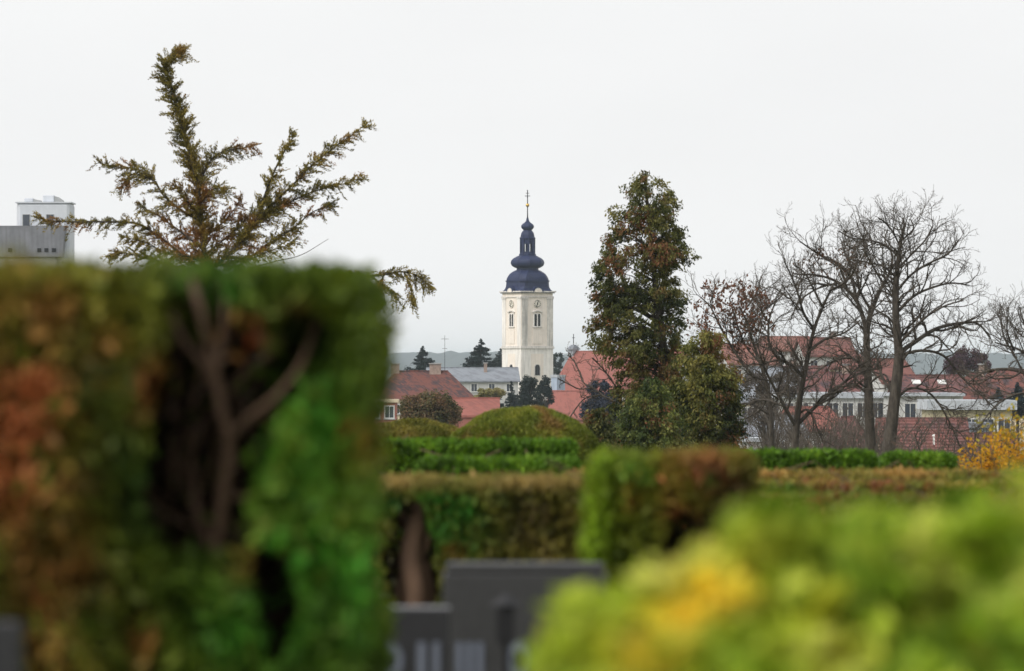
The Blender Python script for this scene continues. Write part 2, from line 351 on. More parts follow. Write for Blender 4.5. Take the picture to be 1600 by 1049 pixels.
# ------------------------------------------------------------------ houses of the town
def wallm(n, c): return pmat(n, c, 0.9, 0.15, 0.6, streak=(tuple(np.array(c)*.6), .4))
W_white = wallm('wall_white', (.56,.56,.55)); W_cream = wallm('wall_cream', (.68,.58,.42)); W_yellow = wallm('wall_yellow', (.5,.45,.3))
W_pink = wallm('wall_salmon', (.38,.15,.12)); W_grey = wallm('wall_grey', (.34,.36,.40)); W_blue = wallm('wall_pale_blue', (.42,.50,.62))
T_red = tile_mat('tiles_red', (.20,.085,.072), (.12,.062,.056)); T_orange = tile_mat('tiles_orange', (.245,.115,.092), (.17,.085,.072))
T_brown = tile_mat('tiles_brown', (.15,.058,.047), (.055,.038,.042)); T_purple = tile_mat('tiles_weathered', (.16,.07,.065), (.06,.042,.048))
T_grey = tile_mat('tiles_grey', (.23,.25,.28), (.17,.18,.205), 2.0, .4); T_pale = tile_mat('sheet_pale', (.50,.53,.57), (.40,.43,.47), 1.0, .1)
T_salmon = tile_mat('tiles_salmon', (.285,.105,.086), (.22,.085,.072))
M_pane = pmat('window_pane', (.05,.06,.08), 0.15, 0.3, 1, spec=0.6); M_frame = pmat('window_frame', (.7,.7,.68), .6, .1, 2)
M_brick = pmat('chimney_brick', (.36,.27,.23), .9, .3, 3); M_concrete = pmat('concrete', (.36,.36,.36), .9, .2, 1.5)
def house(name, label, cat, px, D, wid, dep, py_eave, py_ridge, rot, wall, roof, kind='gable', chim=(), over=.35, win=None, group=None, base=None, ridge=None, skylight=0, courses=False):
    base = gz(D) if base is None else base
    e = empty(name, (PX(px, D), D, base), R(rot)); tag(e, label, cat, group)
    ze, zr = PZ(py_eave, D) - base, PZ(py_ridge, D) - base; a, b = wid/2, dep/2
    mb = MB()
    if kind == 'gable':
        mb.poly([(-a,-b,0),(a,-b,0),(a,b,0),(-a,b,0),(-a,-b,ze),(a,-b,ze),(a,b,ze),(-a,b,ze),(-a,0,zr-.1),(a,0,zr-.1)],
                [(0,1,5,4),(2,3,7,6),(1,2,6,9,5),(3,0,4,8,7)])
    else: mb.box(-a, a, -b, b, 0, ze)
    mb.build('wall', wall, e)
    ax, by = a+over, b+over; zo = ze - over*(zr-ze)/b; t = .22
    rm = MB()
    if kind == 'gable':
        for s in (-1, 1):
            lo_ = [(-ax, s*by, zo), (ax, s*by, zo), (ax, 0, zr), (-ax, 0, zr)]
            rm.poly(lo_ + [(x, y, z+t) for x, y, z in lo_], [(0,1,2,3),(4,5,6,7),(0,1,5,4),(1,2,6,5),(3,0,4,7)])
    elif kind == 'hip':
        k = ridge if ridge is not None else max(a-b, .5)
        q = [(-ax,-by,zo),(ax,-by,zo),(ax,by,zo),(-ax,by,zo),(-k,0,zr),(k,0,zr)]
        rm.poly(q + [(x,y,z-.2) for x,y,z in q[:4]], [(0,1,5,4),(1,2,5),(2,3,4,5),(3,0,4),(0,1,7,6),(1,2,8,7),(2,3,9,8),(3,0,6,9),(6,7,8,9)])
    elif kind == 'flat':
        rm.box(-ax, ax, -by, by, ze+.004, zr)
    r = rm.build('roof', roof, e)
    if kind == 'gable': MB().box(-ax, ax, -.14, .14, zr+t-.1, zr+t+.1).build('ridge_tiles', roof, r)
    if kind == 'hip': MB().box(-k, k, -.14, .14, zr-.05, zr+.1).build('ridge_tiles', roof, r)
    if courses:
        nr_ = int(math.hypot(by, zr-zo)/.34); me_ = None
        for i in range(nr_):
            f0, f1 = i/nr_, (i+1.12)/nr_; f1 = min(f1, 1)
            y0, z0, y1, z1 = -by*(1-f0), zo+(zr-zo)*f0+t, -by*(1-f1), zo+(zr-zo)*f1+t
            MB().poly([(-ax, y0, z0+.01), (ax, y0, z0+.01), (ax, y0, z0+.11), (-ax, y0, z0+.11), (-ax, y1, z1+.012), (ax, y1, z1+.012)], [(0,1,2,3),(3,2,5,4),(0,3,4),(1,5,2)]).build('tile_course', roof, r)
    for cx, cy, s in chim:
        zt = zr + .9; cb = MB().box(cx-s, cx+s, cy-s*.8, cy+s*.8, zt-2.4, zt).build('chimney', M_brick, r)
        MB().box(cx-s-.12, cx+s+.12, cy-s*.8-.12, cy+s*.8+.12, zt+.004, zt+.16).build('chimney_cap', M_concrete, r)
    for i in range(skylight):
        x = -a + (i+.7)*wid/(skylight+.4); sl = (zr-ze)/b
        MB().poly([(x+dx, -b*.45+dy, ze+(b*.55+dy)*sl+t+.06+dz) for dz in (0, .08) for dx, dy in ((-.45,-.5),(.45,-.5),(.45,.5),(-.45,.5))],
                  [(0,1,2,3),(4,5,6,7),(0,1,5,4),(1,2,6,5),(2,3,7,6),(3,0,4,7)]).build('skylight', M_frame, r)
    if win:
        nwx, zw = win
        for i in range(nwx):
            x = -a + (i+.5)*wid/nwx
            f = MB().box(x-.55, x+.55, -b-.05, -b+.08, ze-zw-.7, ze-zw+.7).build('window', M_frame, e)
            MB().box(x-.43, x-.03, -b-.06, -b, ze-zw-.58, ze-zw+.58).build('pane', M_pane, f)
            MB().box(x+.03, x+.43, -b-.06, -b, ze-zw-.58, ze-zw+.58).build('pane', M_pane, f)
            MB().box(x-.65, x+.65, -b-.14, -b+.05, ze-zw-.8, ze-zw-.702).build('sill', M_concrete, f)
    return e
# left of the tower
house('house', 'long brown tiled hip roof house with two brick chimneys left of the tower', 'house', 660, 750, 13.6, 9, 620, 580, 0, W_cream, T_brown, 'hip',
      chim=((-3.6,0,.55),(1.7,0,.75)), ridge=3.4, win=(6,1.6))
house('long_house', 'long grey roofed white building beside the tower base', 'house', 738, 905, 14, 9, 596, 577, 4, W_white, T_grey, 'gable', chim=((2.0,-1.5,.25),), win=(5,1.0))
house('outbuilding', 'low salmon roofed building in front of the grey roofed house', 'house', 728, 560, 6.4, 6, 651, 626, 0, W_pink, T_salmon, 'gable', over=.15)
house('outbuilding', 'small salmon building with cream gable beside the autumn bush', 'house', 598, 600, 3.0, 5, 629, 624, 0, W_pink, W_cream, 'flat', over=.2, win=(2, 1.0))
# church nave right of the tower
na = house('church_nave', 'red tiled church roof with grey bell gable and small cross', 'church', 985, 975, 22.5, 15, 614, 551, -31, W_white, T_salmon, 'gable', over=.3)
zr = PZ(551, 975) - gz(975)
bg_ = empty('bell_gable', (-11.3, 0, 0)); bg_.parent = na
MB().box(-.5, .5, -1.0, 1.0, zr-1.6, zr+.5).box(-.62, .62, -1.25, 1.25, zr+.5, zr+.7).build('gable_wall', W_grey, bg_)
MB().poly([(-.62,-1.2,zr+.7),(.62,-1.2,zr+.7),(.62,1.2,zr+.7),(-.62,1.2,zr+.7),(-.3,-.3,zr+1.35),(.3,-.3,zr+1.35),(.3,.3,zr+1.35),(-.3,.3,zr+1.35)], [(0,1,5,4),(1,2,6,5),(2,3,7,6),(3,0,4,7),(4,5,6,7)]).build('gable_cap', T_grey, bg_)
MB().box(-.05,.05,-.05,.05, zr+1.3, zr+3.2).box(-.05,.05,-.4,.4, zr+2.5, zr+2.6).build('cross', M_iron, bg_)
house('side_chapel', 'low red lean-to roof below the church roof behind bare twigs', 'house', 900, 930, 9, 6, 652, 613, -31, W_pink, T_salmon, 'gable')
house('annex', 'small pale blue walled annex between tower and church roof', 'house', 872, 935, 1.0, 4, 590, 586, -20, W_blue, T_pale, 'flat', over=.1)
# right: the town behind the bare trees
T_near = tile_mat('tiles_near', (.20,.09,.08), (.10,.06,.06), 2.6)
TOWN = [
 # label, px, D, wid, dep, eave, ridge, rot, wall, roof, kind, kw
 ('orange roofed house nearest the tall leafy evergreen, seen through twigs', 1163, 720, 6, 9, 569, 541, 12, W_white, T_orange, 'gable', dict(win=(3,1.4))),
 ('pale grey flat roofed block behind the orange roofed house', 1190, 860, 7, 9, 545, 529, 0, W_grey, T_pale, 'flat', dict(win=(4,1.2))),
 ('white house with bright red roof behind the leaning bare tree', 1226, 760, 6, 8, 548, 529, -10, W_white, T_orange, 'gable', dict(win=(3,1.3))),
 ('red roofed house between the leaning bare tree and the twin trunks', 1287, 700, 6, 8, 556, 531, 8, W_white, T_red, 'gable', dict(win=(3,1.2), chim=((1.2,0,.35),))),
 ('small dark red roofed house just left of the twin trunks', 1332, 660, 5, 8, 573, 550, -6, W_cream, T_red, 'hip', dict(win=(2,1.2))),
 ('red gabled house seen between the twin bare trunks', 1384, 640, 4, 8, 598, 564, 20, W_white, T_red, 'gable', {}),
 ('grey roofed house low behind the leaning bare tree', 1216, 560, 5, 8, 608, 578, 14, W_grey, T_grey, 'gable', dict(win=(3,1.2))),
 ('weathered brown roofed house behind the leaning trunk', 1305, 540, 5.5, 8, 617, 586, -14, W_white, T_purple, 'gable', dict(chim=((1,0,.3),))),
 ('long white walled hall with shallow grey roof behind the bare trunks', 1285, 480, 10, 9, 622, 613, 0, W_white, T_pale, 'flat', dict(win=(8,1.0))),
 ('wide brown roofed house with two skylights right of the twin trunks', 1448, 590, 6.4, 9, 616, 590, 3, W_white, T_purple, 'gable', dict(skylight=2, win=(4,1.3))),
 ('tall white walled building under the brown skylight roof', 1440, 470, 5.0, 8, 619, 614, 6, W_white, T_pale, 'flat', dict(win=(3,1.2))),
 ('dark red hip roofed house right of the skylight roof', 1522, 600, 7.0, 9, 622, 584, -8, W_white, T_brown, 'hip', dict(win=(4,1.2), chim=((.8,0,.3),))),
 ('orange edged brown roof house beside the blue conifers', 1592, 640, 6.5, 9, 614, 581, -30, W_cream, T_brown, 'gable', dict(win=(3,1.2))),
 ('yellow walled workshop with flat pale grey roof', 1510, 440, 6.2, 10, 640, 625, 0, W_yellow, T_pale, 'flat', dict(win=(5,1.3))),
 ('nearest red tiled roof with a dark ridge and white vent pipe', 1440, 365, 5.2, 9, 738, 660, 2, W_cream, T_near, 'gable', dict(courses=True)),
 ('lower red tiled roof beside the yellow autumn shrub', 1525, 340, 4.2, 8, 742, 684, -4, W_cream, T_near, 'gable', dict(courses=True)),
 ('grey blue walled shed behind the nearest red tiled roofs', 1508, 385, 2.4, 5, 668, 660, 0, W_blue, T_grey, 'flat', {}),
 ('dark grey roofed low house beside the evergreen foot', 1200, 430, 4.2, 7, 682, 655, 10, W_white, T_grey, 'gable', dict(win=(3,.9))),
 ('brownish red roofed low house behind the leaning bare trunk', 1325, 400, 4.4, 8, 712, 652, -5, W_pink, T_purple, 'hip', {}),
 ('cream walled house with grey roof just behind the slender bare tree', 1178, 500, 4.5, 7, 628, 604, -12, W_cream, T_grey, 'gable', dict(win=(3,1.1), chim=((.9,0,.28),))),
 ('small white shed with flat pale roof low beside the bushy evergreen', 1190, 400, 2.4, 4, 690, 684, 5, W_white, T_pale, 'flat', {}),
 ('brown roofed house above the long white walled hall', 1252, 620, 5, 8, 600, 576, -18, W_white, T_purple, 'gable', dict(win=(3,1.2), chim=((-1,0,.3),))),
 ('salmon gabled low house behind the leaning bare tree', 1262, 450, 3.2, 7, 672, 641, 25, W_white, T_salmon, 'gable', {}),
]
for lab, px, D, wd, dp, e_, r_, rot, wl, rf, kd, kw in TOWN:
    house('house', lab, 'house', px, D, wd, dp, e_, r_, rot, wl, rf, kd, group='houses of the town behind the bare trees', **kw)
nr = [o for o in C.objects if o.get('label', '').startswith('nearest red tiled')][0]
zz = PZ(682, 365) - gz(365); MB().lathe([(.11, zz-.5), (.11, zz+.02), (.17, zz+.04), (.14, zz+.16)], 8, .55, -2.6).build('vent_pipe', M_frame, nr)
# radio mast
D = 900; m = empty('radio_mast', (PX(695, D), D, gz(D))); tag(m, 'thin grey radio mast standing behind the brown roof', 'mast')
Tubes().add([(0,0,0),(0,0,8),(0,0,PZ(524,D)-gz(D))], .09, .03, 6).build('pole', M_iron, m)
for zt, wl in ((PZ(530,D), 1.2), (PZ(545,D), .8)):
    Tubes().add([(-wl/2,0,zt-gz(D)),(0,0,zt-gz(D)+.02),(wl/2,0,zt-gz(D))], .03, .03, 4).build('aerial', M_iron, m)

# ------------------------------------------------------------------ concrete works tower at the left
D = 700.0; K = FPX/D
b_ = empty('works_tower', (PX(68, D), D, gz(D))); tag(b_, 'grey concrete works building with white plant tower and rooftop vents', 'building')
def bx(x0, x1): return PX(x0, D) - PX(68, D), PX(x1, D) - PX(68, D)
def bz(y): return PZ(y, D) - gz(D)
M_cw = pmat('pale_cladding', (.62,.65,.70), .7, .1, .6, streak=((.5,.52,.56), .4)); M_cg = pmat('grey_concrete', (.22,.225,.25), .9, .25, .5, streak=((.14,.145,.16), .7))
M_cg2 = pmat('light_concrete', (.36,.37,.37), .9, .2, .5)
x0, x1 = bx(25.6, 110)
wt = MB().box(x0, x1, 0, 7, 0, bz(316)).build('white_tower', M_cw, b_, bevel=.45)
MB().box(x0-.12, x1+.12, -.12, 7.12, bz(317.5), bz(315.6)).build('roof_rim', M_cw, b_)
for a, c in ((36, 46), (73, 83.5)):
    q0, q1 = bx(a, c); f = MB().box(q0-.08, q1+.08, -.06, .2, bz(356), bz(335)).build('window', M_cg2, wt)
    MB().box(q0, q1, -.08, .1, bz(355.5), bz(335.8)).build('pane', M_pane, wt)
for (a, c, t) in ((36, 50, 309), (65, 83, 304.5)):
    q0, q1 = bx(a, c); MB().box(q0, q1, 1.5, 3.2, bz(316)+.05, bz(t)).build('roof_vent', M_cw, b_, bevel=.1)
for (a, c, t) in ((50, 62, 310), (83, 97, 306)):
    q0, q1 = bx(a, c); zt = bz(t); zl = bz(316)
    MB().prism([(q0, zl+.05), (q1, zl+.05), (q1, zl+.25), ((q0+q1)/2, zt-.15), (q0, zt)], 1.6, 3.0).build('vent_hood', M_cg2, b_)
x0 = bx(-120, 0)[0]; xt, xb = bx(105, 100.6)
MB().prism([(x0, bz(402.5)), (xb, bz(402.5)), (xt, bz(354)), (x0, bz(354))], -3.5, -.2).build('concrete_hopper', M_cg, b_)
MB().box(x0, bx(0, 91)[1], -3.2, -.25, 0, bz(403)).build('base_block', M_cg2, b_)
MB().box(bx(0,90.6)[1]+.02, bx(0,112)[1], -2.6, -.3, 0, bz(404)).build('side_block', M_cw, b_)
for a, c in ((16.5, 23), (62, 68), (73, 79), (84.5, 91), (-30, -24), (-60, -54)):
    q0, q1 = bx(a, c); MB().box(q0, q1, -3.56, -3.3, bz(395), bz(389)).build('vent', M_dark, b_)
q0, q1 = bx(100, 102); MB().box(q0, q1, -2.66, -2.5, bz(412), bz(410)).build('lamp', M_dark, b_)

def stuff(o): o['kind'] = 'stuff'; return o

# ------------------------------------------------------------------ far trees
def far_conifer(name, label, cat, px, pyt, pyb, hw, D, col, seed, ragged=.35, tiers=11, group=None, lean=0):
    """spruce-like: tapering trunk with tiers of drooping boughs carrying needle sprays"""
    r = np.random.default_rng(seed); K = FPX/D; base = gz(D)
    e = empty(name, (PX(px, D), D, base)); tag(e, label, cat, group)
    H = PZ(pyt, D) - base; zb = PZ(pyb, D) - base; Rw = hw / K
    Tubes().add([(0,0,0),(0,0,H*.6),(lean,0,H)], .28, .03, 6).build('trunk', M_bark, e)
    cs, As, Ls = [], [], []; tb = Tubes()
    z0 = zb - (H - zb)*.5
    for i in range(tiers*9):
        f = r.uniform(0, 1)**.85; z = z0 + (H - z0)*f; a = r.uniform(0, 6.283)
        ln = Rw*1.3*(1-f)**1.05*(1 - ragged*r.uniform(0, 1)) + .03*Rw
        d = np.array([math.cos(a), math.sin(a), r.uniform(-.25, .15)]); p0 = np.array([lean*f, 0, z]); 
        tt = np.linspace(0, 1, 5)[:, None]; pl = p0 + d*ln*tt + np.array([0, 0, -.18*ln])*np.sin(tt*2.6)
        tb.add(pl, .05, .015, 3)
        n = int(24 + 110*ln); t = r.uniform(.15, 1.05, n)[:, None]
        q = p0 + d*ln*t + np.array([0, 0, -.18*ln])*np.sin(t*2.6) + r.normal(size=(n, 3))*np.array([.14, .14, .1])*(.3 + ln*.45)
        cs.append(q); As.append(unit(d + r.normal(size=(n, 3))*.6 + np.array([0, 0, -.3]))); Ls.append(r.uniform(.25, .5, n)*(.5 + Rw*.18)*(.4 + .6*(1-f)))
    c = np.concatenate(cs); a = np.concatenate(As); l = np.concatenate(Ls)
    cl = np.array(col)[None] * (1 + .35*fnoise(c, .5, seed)[:, None])
    stuff(tb.build('boughs', M_bark, e))
    leaf_mesh('crown', c, a, unit(r.normal(size=c.shape)), l, l*.45, cl, M_leaf, e)
    return e
def far_round(name, label, cat, blobs, D, cols, seed, leaf=.35, dens=1.0, base=None, group=None, depth=1.0, trunk=True):
    """broad-leaved crown from overlapping clumps, blobs in photo px: (px, py, rx, ry)"""
    r = np.random.default_rng(seed); K = FPX/D; base = gz(D) if base is None else base
    x0 = PX(np.mean([b[0] for b in blobs]), D); e = empty(name, (x0, D, base)); tag(e, label, cat, group)
    cs, ns, tips = [], [], []
    for (bx_, by_, rx, ry) in blobs:
        k = max(12, int(rx*ry/11*dens)); cc = r.normal(size=(k, 3)); cc = unit(cc)*(r.uniform(.35, 1, (k, 1))**.5)
        ctr = np.array([PX(bx_, D) - x0, 0, PZ(by_, D) - base]); sz = np.array([rx/K, depth*.5*(rx+ry)/K, ry/K])
        for q in cc:
            m = 90; v = unit(r.normal(size=(m, 3)))*(r.uniform(.3, 1, (m, 1)))
            s = .3*(rx+ry)/2/K + .15
            cs.append(ctr + q*sz + v*s); ns.append(unit(v + q*.5 + r.normal(size=(m, 3))*.5)); tips.append(ctr + q*sz)
    c = np.concatenate(cs); n = np.concatenate(ns)
    t = .5 + .28*fnoise(c, .35/leaf*.25, seed) + r.normal(size=len(c))*.15
    if trunk:
        tb = Tubes(); top = np.mean(tips, axis=0); tb.add([(0,0,0), (0,0,top[2]*.5), top], .05*top[2]**.8, .03, 6); tr = tb.build('trunk', M_bark, e)
        tb = Tubes()
        for q in tips[::3]:
            tb.add([np.array([0, 0, top[2]*.55]), (np.array([0, 0, top[2]*.7]) + q)/2, q], .05, .015, 3)
        stuff(tb.build('branches', M_twig, e))
    leaf_mesh('crown', c, unit(r.normal(size=c.shape)), n, leaf*r.uniform(.6, 1.2, len(c)), leaf*.55, palette(t, cols), M_leaf_soft, e)
    return e
DK = (.022, .036, .036)
far_conifer('spruce_tree', 'dark spruce with ragged crown rising behind the brown roof', 'tree', 661, 541, 578, 34, 950, DK, 11)
far_conifer('spruce_tree', 'dark broad spruce behind the long grey roof', 'tree', 752, 530, 577, 44, 960, DK, 12)
far_conifer('spruce_tree', 'dark spruce partly hidden behind the tower left edge', 'tree', 783, 544, 577, 28, 1100, DK, 13)
far_round('broadleaf_tree', 'dark tree between the tower and the church bell gable', 'tree', [(872, 562, 9, 12), (866, 575, 10, 10)], 1090, [(.03,.05,.045), (.05,.07,.06)], 15)
far_conifer('yew_tree', 'lowest dark conifer in front of the tower, farthest from the church roof', 'tree', 777, 607, 640, 17, 700, DK, 16)
far_conifer('yew_tree', 'narrow pointed dark conifer in front of the tower foot', 'tree', 799, 596, 640, 18, 690, DK, 17)
far_round('yew_tree', 'rounded dark conifer in front of the tower foot', 'tree', [(825, 600, 14, 11), (828, 618, 16, 18), (815, 625, 14, 14)], 700, [(.014,.025,.024), (.03,.045,.04), (.035,.05,.045)], 18, .3)
far_round('yew_tree', 'tall egg shaped dark conifer at the tower right corner', 'tree', [(850, 602, 11, 13), (850, 620, 13, 20)], 705, [(.014,.026,.026), (.026,.042,.04), (.035,.05,.048)], 19, .3)
far_round('autumn_bush', 'brown green autumn tree in front of the brown tiled roof', 'tree', [(672, 632, 32, 18), (645, 640, 22, 16), (700, 645, 22, 14), (668, 655, 45, 14)], 400,
          [(.06,.07,.03), (.12,.11,.045), (.19,.12,.06), (.17,.095,.05)], 20, .22, .9)
far_round('yellow_bush', 'yellowish green bush below the grey roofed house', 'bush', [(758, 614, 12, 8), (775, 614, 12, 9), (745, 620, 10, 7)], 650, [(.12,.13,.04), (.26,.24,.09), (.32,.27,.12)], 21, .3)
far_round('haze_tinted_tree', 'dark tree with blue haze painted into its leaves in front of the red church roof', 'tree', [(935, 610, 16, 14), (945, 630, 26, 18), (925, 640, 20, 16), (955, 650, 20, 20)], 520,
          [(.018,.026,.045), (.035,.045,.075), (.045,.055,.085)], 22, .25)  # slate blue of the distant haze is put into these leaf colours
far_round('copper_beech', 'round purple brown tree above the dark red roofs', 'tree', [(1510, 562, 24, 17), (1495, 570, 22, 16), (1535, 570, 16, 14)], 760, [(.06,.03,.045), (.11,.055,.07), (.13,.07,.08)], 23, .35)
far_conifer('blue_conifer', 'blue green conifer in front of the orange edged brown roof', 'tree', 1560, 606, 632, 22, 520, (.03,.05,.06), 24)
far_conifer('blue_conifer', 'wider blue green conifer among the houses beside the copper tree', 'tree', 1590, 598, 632, 26, 510, (.03,.048,.058), 25)
far_round('grey_bush', 'grey brown leafless thicket low behind the evergreen foot', 'bush', [(1190, 640, 26, 26), (1230, 600, 22, 20), (1180, 600, 20, 20)], 330, [(.09,.075,.07), (.13,.11,.10), (.10,.085,.06)], 26, .16, .5)

# ------------------------------------------------------------------ bare deciduous trees
def grow(tb, pts, r0, r1, lvl, r, cfg, tips):
    pts = np.asarray(pts); tb[min(lvl, 2)].add(pts, r0, r1, (7, 5, 4, 3, 3)[lvl])
    seg = np.linalg.norm(np.diff(pts, axis=0), axis=1); ln = seg.sum(); cum = np.concatenate([[0], np.cumsum(seg)])/ln
    if lvl >= cfg['max']: tips.append(pts[-1]); return
    n = max(2, int(ln / cfg['gap'][lvl] * r.uniform(.8, 1.2)))
    for k in range(n):
        t = cfg['from'][lvl] + (1-cfg['from'][lvl])*(k + r.uniform(0, 1))/n; t = min(t, .99)
        p = np.array([np.interp(t, cum, pts[:, j]) for j in range(3)]); q = np.array([np.interp(min(t+.05, 1), cum, pts[:, j]) for j in range(3)])
        q0 = np.array([np.interp(max(t-.05, 0), cum, pts[:, j]) for j in range(3)])
        d = unit(q - q0); s = unit(np.cross(d, r.normal(size=3))); an = r.uniform(*cfg['ang'])
        d = unit(d*math.cos(an) + s*math.sin(an) + np.array([0, 0, cfg['up']]))
        L_ = cfg['len'][lvl]*r.uniform(.5, 1.25)*(1.15 - .55*t); m = 5; pl = [p]; st = L_/m
        up = np.array([0, 0, cfg['curl']])
        for i in range(m):
            d = unit(d + r.normal(size=3)*cfg['wig'] + up); pl.append(pl[-1] + d*st)
        rr = (r0*(1-t) + r1*t)
        rc = min(rr*.7, cfg['rad'][lvl+1]); grow(tb, pl, rc, max(rc*.45, .005), lvl+1, r, cfg, tips)
def bare_tree(name, label, D, trunk, limbs, rb, seed, cfg, group, leafy=None, per=4, minr=.028):
    """trunk and limbs: photo px polylines; limbs may carry a depth drift in metres"""
    r = np.random.default_rng(seed); K = FPX/D; x0 = PX(trunk[0][0], D); base = gz(D)
    e = empty(name, (x0, D, base)); tag(e, label, 'tree', group)
    def W(pl, drift=0, start=0):
        n = len(pl); return spline([[PX(a, D) - x0, start + drift*(i/(n-1)), PZ(b, D) - base] for i, (a, b) in enumerate(pl)], per)
    if D in (168, 172):            # leave room for the shoots above the traced limb ends
        lw = lambda pl: [(a, b if b > 450 else 450 - (450-b)*.74) for a, b in pl]; trunk = lw(trunk); limbs = [(lw(pl), w0) for pl, w0 in limbs]
    tp = W(trunk); tp = np.vstack([[tp[0][0], 0, -.2], tp]) if tp[0][2] > 0 else tp
    tr = Tubes(); tb = [Tubes(), Tubes(), Tubes()]; tips = []
    tr.add(tp, rb, max(rb*.12, .02), 9)
    top = Tubes(); dum = [Tubes(), tb[1], tb[2]]; grow(dum, tp, rb*.6, rb*.1, 0, r, {**cfg, 'from': [.55]+cfg['from'][1:]}, tips)
    tro = tr.build('trunk', M_bark, e)
    for i, (pl, w0) in enumerate(limbs):
        lt = [Tubes(), tb[1], tb[2]]; st = 0 if i % 2 else .02
        w0 = w0*.72; grow(lt, W(pl, r.uniform(-1.6, 1.6), 0), w0, max(w0*.3, minr*.7), 0, r, cfg, tips)
        lt[0].build('limb', M_bark, e)
    if tb[1].v: stuff(tb[1].build('branches', M_bark, e))
    if tb[2].v: stuff(tb[2].build('twigs', M_twig, e))
    if leafy:
        (lx, ly, rx, ry), nl, cols, sz = leafy; tp_ = np.array(tips); X = 800 + (tp_[:, 0]+x0)/D*FPX; Y = HZ - (tp_[:, 2]+base-EYE)/D*FPX
        sel = tp_[((X-lx)/rx)**2 + ((Y-ly)/ry)**2 < 1]
        if len(sel):
            c = sel[r.integers(0, len(sel), nl)] + r.normal(size=(nl, 3))*.09 - np.array([0, 0, .05])
            wl_ = leaf_mesh('withered_leaves', c, unit(r.normal(size=c.shape)*.6 + np.array([0, 0, -.7])), unit(r.normal(size=c.shape)), sz*r.uniform(.6, 1.2, nl), sz*.5, palette(r.uniform(0, 1, nl), cols), M_leaf_soft, e)
    return e
CFG = dict(max=4, gap=[.27, .22, .20, .18], ang=(.45, 1.05), up=.1, len=[1.3, .7, .42, .24], wig=.24, curl=.06, rad=[.2, .042, .018, .010, .007], **{'from': [.18, .12, .1, .15]})
CFGD = {**CFG, 'up': -.05, 'curl': -.03}
G = 'bare deciduous trees on the slope'
bare_tree('bare_tree', 'tallest leafless tree, right hand one of the twin trunks', 168, [(1383, 730), (1390, 690), (1396, 640), (1404, 570), (1404, 545), (1400, 500), (1400, 450), (1403, 400), (1408, 350), (1414, 315)], [
    ([(1404, 552), (1430, 535), (1462, 515), (1495, 506), (1530, 505), (1552, 528)], .11),
    ([(1402, 556), (1440, 548), (1475, 556), (1500, 585), (1528, 612), (1560, 640)], .07),
    ([(1400, 490), (1425, 465), (1450, 452), (1485, 440), (1515, 445)], .07),
    ([(1401, 455), (1425, 420), (1455, 395), (1478, 380), (1494, 352)], .06),
    ([(1403, 410), (1425, 378), (1445, 350), (1458, 318)], .05),
    ([(1405, 385), (1385, 362), (1360, 350), (1330, 345), (1310, 330)], .05),
    ([(1407, 365), (1395, 335), (1380, 312), (1370, 305)], .04),
    ([(1409, 350), (1428, 325), (1425, 305)], .035),
    ([(1402, 430), (1380, 405), (1350, 395), (1325, 388)], .05),
    ([(1398, 620), (1380, 590), (1372, 560), (1360, 540)], .07),
    ([(1396, 630), (1420, 608), (1450, 612), (1475, 640), (1500, 690), (1515, 735)], .06),
    ([(1402, 540), (1440, 500), (1470, 480), (1500, 470)], .06),
    ], .225, 31, CFG, G)
bare_tree('bare_tree', 'leafless tree forking low, left hand one of the twin trunks', 172, [(1362, 735), (1360, 690), (1358, 640), (1356, 580), (1354, 530), (1358, 500), (1370, 465), (1385, 430), (1398, 400)], [
    ([(1355, 520), (1345, 485), (1335, 465), (1312, 440), (1285, 425), (1255, 420)], .11),
    ([(1338, 468), (1330, 430), (1310, 400), (1285, 385), (1262, 365), (1248, 352)], .07),
    ([(1362, 488), (1345, 455), (1340, 420), (1325, 385), (1318, 350)], .06),
    ([(1380, 440), (1365, 410), (1350, 375), (1345, 340)], .05),
    ([(1392, 415), (1395, 380), (1385, 350), (1390, 325)], .05),
    ([(1356, 575), (1330, 560), (1300, 565), (1270, 585), (1255, 610)], .06),
    ([(1358, 620), (1335, 600), (1310, 610), (1285, 640)], .05),
    ([(1357, 600), (1380, 585), (1388, 610), (1390, 650)], .05),
    ([(1310, 440), (1280, 450), (1250, 470), (1235, 500)], .05),
    ], .19, 32, CFG, G, leafy=((1300, 410, 60, 25), 260, [(.12,.06,.03), (.17,.08,.04), (.08,.05,.03)], .13))
bare_tree('bare_tree', 'leaning leafless tree with spreading fork nearest the evergreen', 160, [(1242, 735), (1242, 700), (1245, 660), (1252, 610), (1262, 560), (1272, 515), (1290, 470), (1305, 440)], [
    ([(1244, 668), (1222, 630), (1205, 600), (1190, 570), (1178, 530)], .08),
    ([(1245, 665), (1275, 635), (1310, 605), (1340, 585), (1370, 575)], .09),
    ([(1256, 590), (1235, 570), (1215, 560), (1200, 535), (1200, 500), (1210, 470)], .08),
    ([(1265, 548), (1290, 530), (1320, 520), (1345, 500)], .06),
    ([(1272, 515), (1255, 490), (1245, 460), (1235, 435), (1222, 410)], .06),
    ([(1285, 480), (1270, 450), (1255, 425), (1240, 415)], .05),
    ([(1225, 635), (1195, 625), (1170, 632), (1150, 650)], .05),
    ([(1245, 650), (1262, 640), (1275, 665), (1290, 700)], .05),
    ([(1295, 455), (1320, 440), (1335, 415)], .045),
    ], .13, 33, CFG, G)
